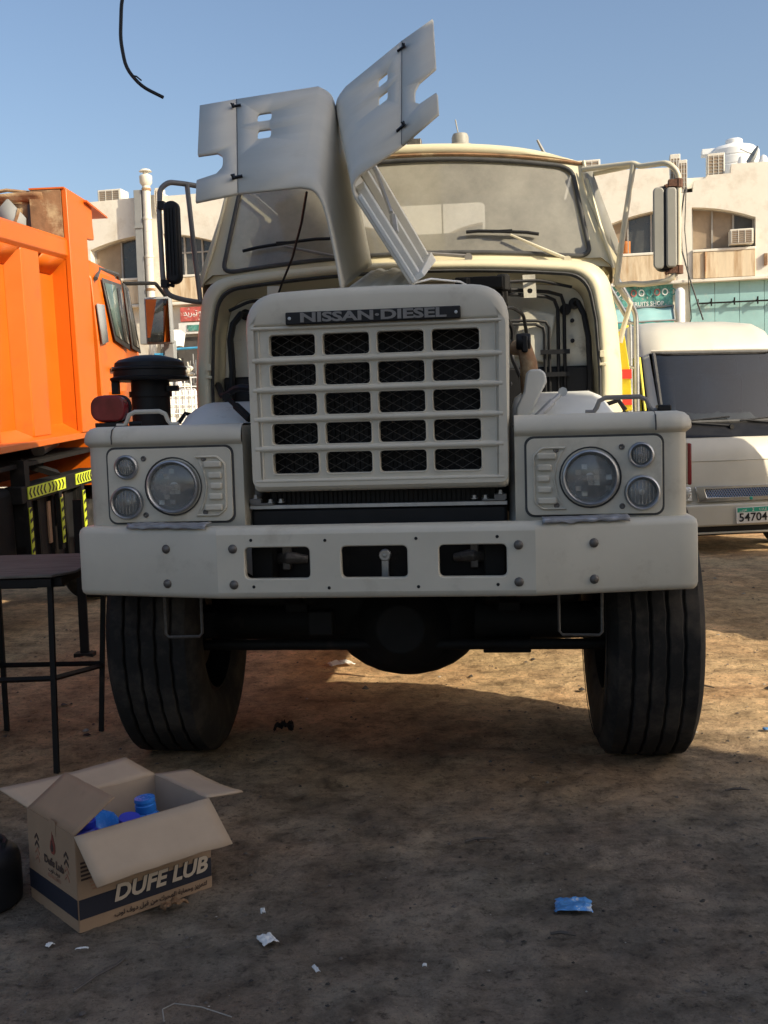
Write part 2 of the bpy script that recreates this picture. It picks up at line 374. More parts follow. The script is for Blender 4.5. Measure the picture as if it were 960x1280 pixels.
# ------------------------------------------------------------------ ground
def build_ground():
    def axis(lo, hi, st, far):
        a = []; x = lo
        while x < hi: a.append(x); x += st
        a.append(hi); s = st
        x = hi
        while x < far: s *= 1.35; x += s; a.append(x)
        x = lo; s = st; pre = []
        while x > -far: s *= 1.35; x -= s; pre.append(x)
        return pre[::-1] + a
    xs = axis(-2.6, 3.4, .022, 700); ys = axis(2.2, 7.6, .022, 700)
    def hgt(x, y):
        fade = 1 / (1 + max(0, abs(x) - 4) ** 2 * .05 + max(0, y - 9) ** 2 * .02)
        v = noise.fractal(Vector((x * 1.1, y * 1.1, .3)), .8, 2.1, 3) * .010
        v += noise.fractal(Vector((x * 6, y * 9, 4.1)), .9, 2.0, 4) * .010
        v += max(0, noise.noise(Vector((x * 17, y * 17, 9.)))) ** 2 * .018
        # wheel ruts running towards the bay on the right hand side
        r = noise.noise(Vector((x * 2.2 + y * .5, y * .35, 2.))); v += .010 * max(0, r - .25)
        return v * fade
    bm = bmesh.new(); rows = []
    for y in ys:
        rows.append([bm.verts.new((x, y, hgt(x, y) if (-8 < x < 9 and -2 < y < 24) else 0)) for x in xs])
    for j in range(len(ys) - 1):
        a, b = rows[j], rows[j + 1]
        for i in range(len(xs) - 1): bm.faces.new((a[i], a[i + 1], b[i + 1], b[i]))
    me = bpy.data.meshes.new('ground'); bm.to_mesh(me); bm.free()
    for p in me.polygons: p.use_smooth = True
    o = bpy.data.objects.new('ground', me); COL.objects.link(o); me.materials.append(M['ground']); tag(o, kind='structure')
build_ground()

# ------------------------------------------------------------------ the bonneted truck
YAW = radians(6.9); TRX, TRY = -0.041, 3.74
T = thing('bonneted_truck', 'cream bonneted truck with its bonnet halves folded up, parked over dirt in front of shops', 'truck', (TRX, TRY, 0), (0, 0, -YAW))
def xz(y0):
    return lambda a, b, d: (a, y0 + d, b)
SIDES = (-1, 1)

# bumper
def bumper():
    path = [(-1.127, .50), (-1.127, .160), (-1.120, .132), (-1.10, .120), (-1.06, .112), (-.56, 0), (.56, 0), (1.06, .112), (1.10, .120), (1.120, .132), (1.127, .160), (1.127, .50)]
    prof = [(.10, 1.068), (.035, 1.070), (.014, 1.066), (.004, 1.057), (0, 1.043), (0, .838), (.004, .824), (.014, .815), (.03, .812), (.07, .812)]
    nrm = []
    for i, p in enumerate(path):
        a = Vector(path[max(i - 1, 0)]); b = Vector(path[min(i + 1, len(path) - 1)]); t = (b - a).normalized(); nrm.append(Vector((-t.y, t.x)))
    loops = [[(p[0] + n.x * o, p[1] + n.y * o, z) for (o, z) in prof] for p, n in zip(path, nrm)]
    b = MB(); b.loft(loops[:6], False); b.loft(loops[5:7], False, skip=lambda i, j: j == 4); b.loft(loops[6:], False)
    hs = []
    for cx in (-.343, .002, .345):
        hs.append([(rrect(cx, .9415, .240, .119, .020), 0), (rrect(cx, .9415, .233, .112, .017), .004), (rrect(cx, .9415, .233, .112, .017), .03)])
    b.plate([(-.56, .838), (.56, .838), (.56, 1.043), (-.56, 1.043)], hs, xz(0))
    B = b.build('bumper', 'cream', T, smooth=40, merge=False)
    bl = MB(); bl.lathe([(.0165, .004), (.0165, -.002), (.014, -.006), (.009, -.009), (.0, -.010)], (0, 0, 0), 'y', 14)
    b0 = bl.build('bolt', 'bolt', B)
    spots = [(sx * .502, 0, z) for sx in SIDES for z in (.994, .866)] + [(sx * .760, .0445, z) for sx in SIDES for z in (.992, .866)]
    for i, p in enumerate(spots):
        o = b0 if i == 0 else dup(b0, B)
        o.location = p; o.rotation_euler = (0, 0, 0 if abs(p[0]) < .6 else math.copysign(.22, p[0]))
    for x, z in ((-.435, 1.024), (-.17, 1.02), (.15, 1.022), (.43, 1.024), (-.43, .858), (-.16, .852), (.155, .853), (.43, .858)):
        h = MB(); h.lathe([(.006, -.0012), (.0045, -.0018), (0, -.0018)], (x, 0, z), 'y', 8); h.build('bolt_hole', 'black', B)
    # crumpled strips lying along the top edge
    for sx, x0, x1, s in ((-1, .60, .915, 3), (1, .585, .885, 8)):
        g = MB()
        def fn(u, v, sx=sx, x0=x0, x1=x1, s=s):
            x = x0 + (x1 - x0) * u; yb = (x - .56) * .224
            n = noise.noise(Vector((x * 22, v * 3, s))); e = .012 * noise.noise(Vector((x * 30, s, v * 2)))
            if v < .45: return (sx * x, yb - .004 - .003 * abs(n) , 1.066 + .013 * (v / .45) + e * .8 * (1 - v))
            k = (v - .45) / .55
            return (sx * x, yb + k * .085, 1.078 + .006 * n + .003)
        g.grid(fn, 26, 8); g.build('foil_strip', 'silver', B, smooth=60, solid=.002)
bumper()

# wings (fenders) with lamp panels
def wing(sx):
    path = [(.495, .155), (1.03, .155), (1.07, .163), (1.098, .185), (1.112, .225), (1.115, .27), (1.115, 1.12)]
    nrm = []
    for i, p in enumerate(path):
        a = Vector(path[max(i - 1, 0)]); b = Vector(path[min(i + 1, len(path) - 1)]); t = (b - a).normalized(); nrm.append(Vector((-t.y, t.x)))
    prof = [(.06, 1.055), (.016, 1.055), (.014, 1.06), (.014, 1.362), (.004, 1.370), (-.004, 1.376), (-.006, 1.385), (-.004, 1.402), (.003, 1.418), (.018, 1.431), (.045, 1.438)]
    b = MB(); b.loft([[(sx * (p[0] + n.x * o), p[1] + n.y * o, z) for (o, z) in prof] for p, n in zip(path, nrm)], False)
    top = [(p[0] + n.x * .045, p[1] + n.y * .045) for p, n in zip(path, nrm)]
    b.face([(sx * x, y, 1.438) for x, y in top] + [(sx * .495, 1.12, 1.438)])
    b.face([(sx * .495, y, z) for y, z in ((.169, 1.055), (.169, 1.43), (1.12, 1.438), (1.12, 1.055))])
    W = b.build('front_wing', 'cream', T, smooth=50)
    # seam and raised lip at the outer end of the cap
    s = MB(); s.tube([(sx * .985, .148, 1.372), (sx * .985, .1465, 1.40), (sx * .985, .158, 1.424), (sx * .985, .205, 1.4395), (sx * .985, 1.1, 1.4395)], .0025, 5); s.build('cap_seam', 'seal', W)
    # lamp panel
    cx, cz, pw, ph = sx * .772, 1.217, .470, .272
    g = MB(); g.prism(rrect(cx, cz, pw + .016, ph + .016, .032, 5), .1665, .175); G = g.build('panel_gasket', 'seal', W)
    p = MB()
    lamps = [(sx * .758, 1.212, .096), (sx * .934, 1.287, .043), (sx * .937, 1.155, .060)]
    p.plate(rrect(cx, cz, pw, ph, .028, 5), [[(circ(x, z, r - .004, 26), 0), (circ(x, z, r - .012, 26), .02)] for x, z, r in lamps], xz(.158), depth=.009)
    P = p.build('lamp_panel', 'cream', T, bevel=.003, merge=True)
    scr = MB(); scr.lathe([(.0105, 0), (.0105, -.003), (.007, -.0045), (.004, -.002), (0, -.002)], (0, 0, 0), 'y', 10); s0 = scr.build('screw', 'bolt', P)
    for i, (x, z) in enumerate(((.868, 1.317), (.868, 1.108), (.640, 1.312), (.640, 1.115))):
        o = s0 if i == 0 else dup(s0, P); o.location = (sx * x, .158, z)
    # louvre block on the inner side: raised rim with five stepped blades following the headlamp
    rim = roundpoly([(.672, 1.318), (.590, 1.318), (.562, 1.292), (.562, 1.128), (.590, 1.103), (.672, 1.103)], [0, .02, .02, .02, .02, 0], 3)
    r = MB(); r.tube([(sx * x, .1565, z) for x, z in rim] + [(sx * .652, .1565, 1.130), (sx * .640, .1565, 1.165), (sx * .632, .1565, 1.212), (sx * .640, .1565, 1.26), (sx * .655, .1565, 1.298)], .0052, 6, closed=True)
    r.build('louvre_rim', 'cream', P, smooth=60)
    for i, (z, x1) in enumerate(((1.290, .640), (1.250, .624), (1.211, .617), (1.172, .624), (1.132, .640))):
        q = MB(); q.box((sx * (.573 + x1) / 2, .152, z), (x1 - .573, .016, .024)); q.build('louvre_blade', 'cream', P, bevel=.006, seg=3)
    # lamps
    for k, (x, z, r) in enumerate(lamps):
        nm = ('headlight', 'marker_light', 'indicator_light')[k]
        e = r * .15 + .003
        y0 = .150 if k == 0 else .152
        bz = MB(); bz.lathe([(r + .002, y0 + .012), (r + .003, y0 - .004), (r + .001, y0 - e), (r - .004, y0 - e - .003), (r - .009, y0 - e + .002), (r - .011, y0 - .002), (r - .012, y0 + .03)], (x, 0, z), 'y', 32, cap=False)
        H = bz.build(nm, 'steel', T, smooth=50)
        if k == 0:
            rb = MB(); rb.lathe([(r + .007, y0 + .008), (r + .013, y0 + .002), (r + .012, y0 + .008)], (x, 0, z), 'y', 32, cap=False); rb.build('rubber_ring', 'seal', H)
        rf = MB()
        rf.lathe([(r - .011, y0 + .004), (r * .8, y0 + .022), (r * .5, y0 + .045), (r * .2, y0 + .058), (0, y0 + .06)], (x, 0, z), 'y', 28, cap=False); rf.build('reflector', 'reflector', H, smooth=60)
        # bulb shield in the middle, then the fluted glass
        sh = MB(); sh.lathe([(r * .16, y0 + .03), (r * .17, y0 + .012), (0, y0 + .008)], (x, 0, z), 'y', 12); sh.build('bulb_shield', 'steel' if k != 1 else 'bolt', H)
        ln = MB(); R = r - .0105
        ln.lathe([(R, y0 - .001), (R * .85, y0 - .006), (R * .5, y0 - .011), (R * .2, y0 - .013), (0, y0 - .0132)], (x, 0, z), 'y', 28, cap=False); ln.build('lens', 'lens', H, smooth=60)
        if k == 0:
            # moulded blocks of the glass
            fl = MB(); rnd = random.Random(4 + sx)
            for a in range(-4, 5):
                for c in range(-4, 5):
                    xx, zz = a * .021, c * .019
                    if (xx * xx + zz * zz) ** .5 < R * .88 and (rnd.random() < .16 or (a in (0, 1) and c in (-1, 0))):
                        yy = y0 - .0125 + (xx * xx + zz * zz) * 1.1
                        fl.box((x + xx, yy + .001, z + zz), (.0195, .003, .0175), Matrix.Rotation(rnd.uniform(-.12, .12), 3, 'X') @ Matrix.Rotation(rnd.uniform(-.1, .1), 3, 'Z'))
            fo = fl.build('lens_fluting', 'lens', H, smooth=0); fo['kind'] = 'stuff'
        else:
            fl = MB()
            for c in range(-3, 4):
                hh = sqrt(max(0, (R * .85) ** 2 - (c * R * .25) ** 2))
                fl.tube([(x + c * R * .25, y0 - .011 + abs(c) * .0012, z - hh), (x + c * R * .25, y0 - .012 + abs(c) * .0012, z + hh)], .0022, 5)
            fl.build('lens_fluting', 'lens', H)
    # grab handle on top
    ya = .40; z0 = 1.438
    h = MB(); x0, x1 = (.835, 1.025) if sx < 0 else (.79, 1.005)
    h.tube([(sx * (x0 - .03), ya, z0 + .004), (sx * x0, ya, z0 + .004), (sx * (x0 + .012), ya, z0 + .02), (sx * (x0 + .022), ya, z0 + .045), (sx * (x0 + .045), ya, z0 + .056), (sx * (x1 - .045), ya, z0 + .056), (sx * (x1 - .022), ya, z0 + .045), (sx * (x1 - .012), ya, z0 + .02), (sx * x1, ya, z0 + .004), (sx * (x1 + .03), ya, z0 + .004)], .009, 8)
    h.build('grab_handle', 'cream' if sx < 0 else 'tubegrey', W)
    if sx > 0:
        k = MB(); k.box((1.045, .40, z0 + .012), (.05, .07, .024)); k.build('rubber_stop', 'black', W, bevel=.006)
        r = MB(); r.box((1.119, .30, 1.245), (.014, .055, .15)); r.build('side_reflector', 'redlens', W, bevel=.005)
    else:
        r = MB(); r.prism(rrect(-1.118, 1.512, .145, .104, .042, 5), .472, .52); R_ = r.build('red_marker_lamp', 'redlens', T, bevel=.008, seg=3); R_['label'] = 'red marker lamp on the wing top'
        k = MB(); k.box((-1.115, .50, 1.447), (.12, .05, .018)); k.tube([(-1.04, .5, 1.45), (-.99, .5, 1.45)], .01, 6); k.prism(rrect(-1.118, 1.512, .152, .111, .044, 5), .518, .545); k.build('lamp_mount', 'black', R_, bevel=.003)
    # inner wheel housing humps behind the cap
    a = MB(); ls = []
    for i in range(17):
        t = pi * (i / 16); y, z = .93 - .66 * cos(t), .88 + .655 * sin(t) ** .8
        ls.append([(sx * x, y + (0 if k < 4 else .0), max(.8, z - dz)) for k, (x, dz) in enumerate(((.47, .12), (.50, .02), (.53, 0), (.72, 0), (.81, .0), (.855, .02), (.90, .08), (.94, .24)))])
    a.loft(ls, False); a.build('wheel_housing', 'whitecast', T, smooth=60, solid=.006)
for sx in SIDES: wing(sx)

# radiator grille shell
def grille():
    zc = 1.50; cxg = .008
    def shell(inset, ext=0.):
        hw, zb, zt = .478 - inset, 1.182 + inset, 1.898 - inset
        pts = []
        P = [(-hw + .012, zb), (hw - .012, zb), (hw, zt), (-hw, zt)]
        R = [.025, .025, .13 - inset * .6, .13 - inset * .6]
        o = []
        for i, p in enumerate(P):
            a = Vector(P[i - 1]) - Vector(p); b = Vector(P[(i + 1) % 4]) - Vector(p); r = R[i]
            A = Vector(p) + a.normalized() * r; B = Vector(p) + b.normalized() * r
            for k in range(9):
                t = k / 8; o.append((A.lerp(Vector(p), t)).lerp(Vector(p).lerp(B, t), t))
            nx = P[(i + 1) % 4]; b2 = Vector(P[i]) - Vector(nx); E = Vector(nx) + b2.normalized() * R[(i + 1) % 4]
            for k in range(1, 8): o.append(B.lerp(E, k / 8))
        return [(v.x + cxg, v.y + (.016 * (1 - (v.x / hw) ** 2) if v.y > 1.7 else 0)) for v in o]
    def inner(g):
        hw, zb, zt = .452 + g, 1.214 - g, 1.781 + g
        P = [(-hw, zb), (hw, zb), (hw, zt), (-hw, zt)]; r = .02 + g; o = []
        for i, p in enumerate(P):
            a = Vector(P[i - 1]) - Vector(p); b = Vector(P[(i + 1) % 4]) - Vector(p)
            A = Vector(p) + a.normalized() * r; B = Vector(p) + b.normalized() * r
            for k in range(9):
                t = k / 8; o.append((A.lerp(Vector(p), t)).lerp(Vector(p).lerp(B, t), t))
            nx = P[(i + 1) % 4]; E = Vector(nx) - (Vector(nx) - Vector(p)).normalized() * r
            for k in range(1, 8): o.append(B.lerp(E, k / 8))
        return [(v.x + cxg, v.y) for v in o]
    b = MB(); f = lambda l, y: [(p[0], y, p[1]) for p in l]
    b.loft([f(inner(0), .158), f(inner(.002), .150), f(inner(.006), .146), f(inner(.011), .1445), f(shell(.036), .1445), f(shell(.022), .148), f(shell(.010), .157), f(shell(.003), .171), f(shell(0), .19), f(shell(0), .395)])
    S = b.build('grille_shell', 'cream', T, smooth=50)
    wx = [(-.294 + .196 * i) + cxg - .008 for i in range(4)]; wz = [1.7115 - .1062 * i for i in range(5)]
    hs = []
    for z in wz:
        for x in wx:
            hs.append([(rrect(x, z, .178, .087, .016, 4), 0), (rrect(x, z, .174, .083, .015, 4), -.004), (rrect(x, z, .168, .077, .013, 4), -.003), (rrect(x, z, .166, .075, .012, 4), .03)])
    g = MB(); g.plate([(p[0], p[1]) for p in inner(.001)][::-1], hs, xz(.155)); g.build('grille_face', 'cream', S, smooth=40)
    # horizontal ribs between the rows, side ribs
    for i in range(6):
        z = (wz[0] + .053 - .1062 * i) if 0 < i < 5 else (1.7735 if i == 0 else 1.2225)
        r = MB(); h = .0175 if 0 < i < 5 else .012
        r.prism([(.158, z - h * .75), (.1445, z - h * .42), (.142, z), (.1445, z + h * .42), (.158, z + h * .75)], cxg - .449, cxg + .449, 'yz'); r.build('grille_rib', 'cream', S, smooth=70)
    for x in (-.425, .425):
        r = MB(); r.tube([(cxg + x, .1535, 1.225), (cxg + x, .1535, 1.77)], .004, 6); r.build('side_bead', 'cream', S)
    # expanded metal mesh behind the openings
    m = MB(); x0, x1, z0, z1 = -.40, .41, 1.22, 1.775; s = .55
    k = -1.4
    while k < 1.4:
        for sg in (1, -1):
            pts = []
            for (x, z) in sorted([(x0, k + sg * s * x0 + 1.5), (x1, k + sg * s * x1 + 1.5)]):
                pts.append((x, z))
            (xa, za), (xb, zb) = pts
            # clip to the window field
            def clip(xa, za, xb, zb):
                t0, t1 = 0., 1.; dz = zb - za
                for lo, hi in ((z0, z1),):
                    ta, tb = (lo - za) / dz, (hi - za) / dz
                    if ta > tb: ta, tb = tb, ta
                    t0, t1 = max(t0, ta), min(t1, tb)
                return (t0, t1)
            t0, t1 = clip(xa, za, xb, zb)
            if t1 > t0: m.tube([(xa + (xb - xa) * t0, .187 + .0012 * sg, za + (zb - za) * t0), (xa + (xb - xa) * t1, .187 + .0012 * sg, za + (zb - za) * t1)], .0013, 4)
        k += .034
    m.build('wire_mesh', 'bolt', S, smooth=0, merge=False)
    # name badge
    bd = MB(); bd.box((.003, .137, 1.8045), (.626, .016, .044)); B = bd.build('name_badge', 'black', S, bevel=.004)
    mt = frame_m((.003, .1278, 1.8045), (1, 0, 0), (0, 0, 1))
    text('badge_lettering', 'NISSAN·DIESEL', 'tubegrey', B, mt, .0455, .0022, 1.74, .0016)
    for x in (-.295, .30): rv = MB(); rv.lathe([(.006, .129), (.006, .126), (0, .125)], (x, 0, 1.8045), 'y', 8); rv.build('badge_rivet', 'steel', B)
    for sx in SIDES:
        for z in (1.28, 1.40, 1.55, 1.70): sc = MB(); sc.lathe([(.007, .001), (.006, .004), (0, .005)], (cxg + sx * .478, .20, z), 'x', 8); sc.build('shell_screw', 'bolt', S)
    # radiator and the dark gap below the shell
    rd = MB(); rd.box((0, .33, 1.45), (.86, .07, .78)); R = rd.build('radiator', 'black', T, bevel=.01)
    fn = MB()
    for i in range(46): fn.box((-.40 + i * .0178, .292, 1.45), (.003, .012, .70))
    fn.build('cooling_fin', 'blackmet', R, smooth=0, merge=False)
    bx = MB(); bx.box((-.014, .30, 1.06), (.955, .10, .11)); bx.build('radiator_tank', 'black', R, bevel=.012)
    rail = MB(); rail.box((-.014, .252, 1.126), (.96, .03, .006)); rail.box((-.014, .238, 1.122), (.96, .004, .016)); rail.build('radiator_rail', 'steel', R, bevel=.002)
    for sx in SIDES:
        br = MB(); br.box((sx * .43 - .014, .245, 1.134), (.085, .04, .008)); br.box((sx * .455 - .014, .245, 1.145), (.045, .04, .02)); br.build('mount_bracket', 'tubegrey', R, bevel=.003)
        for x in (.36, .40, .455):
            q = MB(); zz = 1.138 if x < .45 else 1.155
            q.lathe([(.014, zz), (.014, zz + .004), (.009, zz + .004), (.009, zz + .014), (0, zz + .015)], (sx * x - .014, .243, 0), 'z', 6); q.build('rail_bolt', 'steel', R)
grille()

# folded bonnet halves
def bonnet(sx, near, far, yn=.25, yf=1.10):
    def cr(P, n=5):
        o = []
        for i in range(len(P) - 1):
            p0, p1, p2, p3 = [Vector(P[max(0, min(len(P) - 1, i + k))]) for k in (-1, 0, 1, 2)]
            for k in range(n):
                t = k / n
                o.append(.5 * ((2 * p1) + (-p0 + p2) * t + (2 * p0 - 5 * p1 + 4 * p2 - p3) * t * t + (-p0 + 3 * p1 - 3 * p2 + p3) * t ** 3))
        o.append(Vector(P[-1])); return o
    n_, f_ = near[:-2], far[:-2]
    cn, cf = cr(n_), cr(f_)
    b = MB(); b.loft([[(a.x + (c.x - a.x) * v, yn + (yf - yn) * v, a.y + (c.y - a.y) * v) for a, c in zip(cn, cf)] for v in [i / 10 for i in range(11)]], False)
    S0, S1 = near[-3], far[-3]; E0, E1 = near[-2], far[-2]; O0, O1 = near[-1], far[-1]
    def patch(A0, A1, B0, B1):
        def fn(u, v, d):
            a = (A0[0] + (A1[0] - A0[0]) * v, A0[1] + (A1[1] - A0[1]) * v); c = (B0[0] + (B1[0] - B0[0]) * v, B0[1] + (B1[1] - B0[1]) * v)
            return (a[0] + (c[0] - a[0]) * u, yn + (yf - yn) * v, a[1] + (c[1] - a[1]) * u)
        return fn
    out = [(0, 0), (.5, 0), (.998, 0), (.998, .33), (.998, .66), (.998, 1), (.5, 1)] + [(0, 1 - i / 10) for i in range(10)]
    b.plate(out, [rrect(.64, .735, .19, .10, .03, 3), rrect(.63, .545, .19, .10, .03, 3)], patch(S0, S1, E0, E1))
    H = b.build('bonnet_half', 'hood', T, smooth=45, solid=.010, solidoff=0)
    fl = MB(); nt = roundpoly([(1, .0), (1, .19), (.52, .215), (.36, .27), (.36, .38), (.50, .425), (1, .435), (1, .72), (1, 1)], [0, .02, .1, .06, .06, .08, .02, 0, 0], 3)
    fl.plate([(.004, 0)] + nt + [(.004, 1)] + [(.004, 1 - i / 6) for i in range(1, 6)], [], patch(E0, E1, O0, O1))
    F = fl.build('bonnet_flap', 'hood', H, smooth=45, solid=.010, solidoff=0)
    # latches on the seam
    fn = patch(E0, E1, O0, O1)
    sm = MB(); up = Vector(fn(.0, .5, 0)); nn0 = (Vector(fn(.5, .5, 0)) - up).cross(Vector(fn(0, .9, 0)) - up).normalized(); nn0 = -nn0 if nn0.y > 0 else nn0
    sm.tube([Vector(fn(0, i / 6, 0)) + nn0 * .0045 for i in range(7)], .0016, 5); sm.build('hinge_seam', 'seal', F)
    for v in (.13, .90):
        p = Vector(fn(-.10, v, 0)); q = Vector(fn(.10, v, 0)); ax = (q - p).normalized(); dn = Vector(fn(0, v + .02, 0)) - Vector(fn(0, v, 0)); nn = ax.cross(dn).normalized()
        if nn.y > 0: nn = -nn
        l = MB(); c = (p + q) / 2 + nn * .010; rm = Matrix((ax, dn.normalized(), nn)).transposed()
        l.box(c, (.040, .012, .008), rm); l.box(c + nn * .004 + ax * .014, (.011, .040, .007), rm); l.tube([c + ax * .016, c + ax * .018 + nn * .02 - dn.normalized() * .02], .0035, 5)
        l.build('latch', 'black', F)
    return H
NL = [(-.122, 1.917), (-.143, 2.05), (-.165, 2.17), (-.185, 2.235), (-.215, 2.275), (-.262, 2.288), (-.494, 2.277), (-.655, 2.254)]
FL = [(-.118, 2.122), (-.167, 2.388), (-.226, 2.63), (-.250, 2.775), (-.276, 2.860), (-.330, 2.898), (-.696, 2.867), (-.864, 2.850)]
NR = [(.137, 1.917), (.045, 2.07), (-.035, 2.20), (-.062, 2.245), (-.066, 2.285), (-.045, 2.318), (.115, 2.414), (.247, 2.516)]
FR = [(.126, 2.097), (-.048, 2.405), (-.190, 2.665), (-.240, 2.756), (-.246, 2.832), (-.205, 2.890), (.047, 3.067), (.181, 3.148)]
HL = bonnet(-1, NL, FL); HR = bonnet(1, NR, FR)
# underside framing of the right half (faces the windscreen side)
def inner_frame():
    def q(s, y, off):
        v = (y - .25) / .85; a = Vector(NR[0]).lerp(Vector(FR[0]), v); b = Vector(NR[3]).lerp(Vector(FR[3]), v); p = a.lerp(b, s); t = (b - a).normalized(); n = Vector((-t.y, t.x))
        if n.x < 0: n = -n
        return (p.x + n.x * off, y, p.y + n.y * off)
    def strip(nm, pts, w, h):
        b = MB(); ls = []
        for (s, y, ds, dy) in pts:
            ls.append([q(s - ds, y - dy, .006), q(s - ds, y - dy, h), q(s + ds, y + dy, h), q(s + ds, y + dy, .006)])
        b.loft(ls, True, True, True); b.build(nm, 'whitecast', HR, bevel=.003)
    strip('hem_flange', [(.01, .262, 0, .014), (.5, .262, 0, .014), (.97, .262, 0, .014)], 0, .022)
    strip('frame_rail', [(.03, .345, 0, .030), (.5, .345, 0, .030), (.96, .345, 0, .030)], 0, .040)
    strip('frame_rail', [(.03, .70, 0, .030), (.5, .70, 0, .030), (.96, .70, 0, .030)], 0, .038)
    strip('frame_rail', [(.03, 1.07, 0, .025), (.5, 1.07, 0, .025), (.96, 1.07, 0, .025)], 0, .040)
    strip('hinge_flange', [(.035, .27, .028, 0), (.035, .7, .028, 0), (.035, 1.09, .028, 0)], 0, .055)
    a = MB(); a.tube([q(.55, .5, .05), q(.80, .62, .07), q(.93, .9, .05)], .009, 6); a.tube([q(.42, .45, .03), q(.52, .5, .05)], .014, 6); a.build('hinge_arm', 'steel', HR)
inner_frame()
sp = MB()
def spine(u, v):
    y = .25 + .87 * v; x = -.12 + .25 * u; return (x, y, 1.905 + (2.10 - 1.905) * v + (.008 if int(u * 8 + .01) % 2 else 0))
sp.grid(spine, 16, 8); sp.build('bonnet_spine', 'bay', T, smooth=30, solid=.01)
st = MB(); st.tube([(-.245, .28, 2.275), (-.31, .50, 2.205), (-.40, .75, 2.115), (-.485, .95, 2.05), (-.55, 1.10, 1.99), (-.575, 1.145, 1.955)], .005, 6); st.build('stay_cable', 'black', T)
wr = MB(); wr.tube([(.14, .28, 1.93), (.2, .34, 1.95), (.3, .5, 1.955), (.38, .6, 1.92)], .004, 5); wr.tube([(.14, .28, 1.92), (.22, .4, 1.925), (.34, .5, 1.90)], .004, 5); wr.build('bonnet_cable', 'whitepl', T)

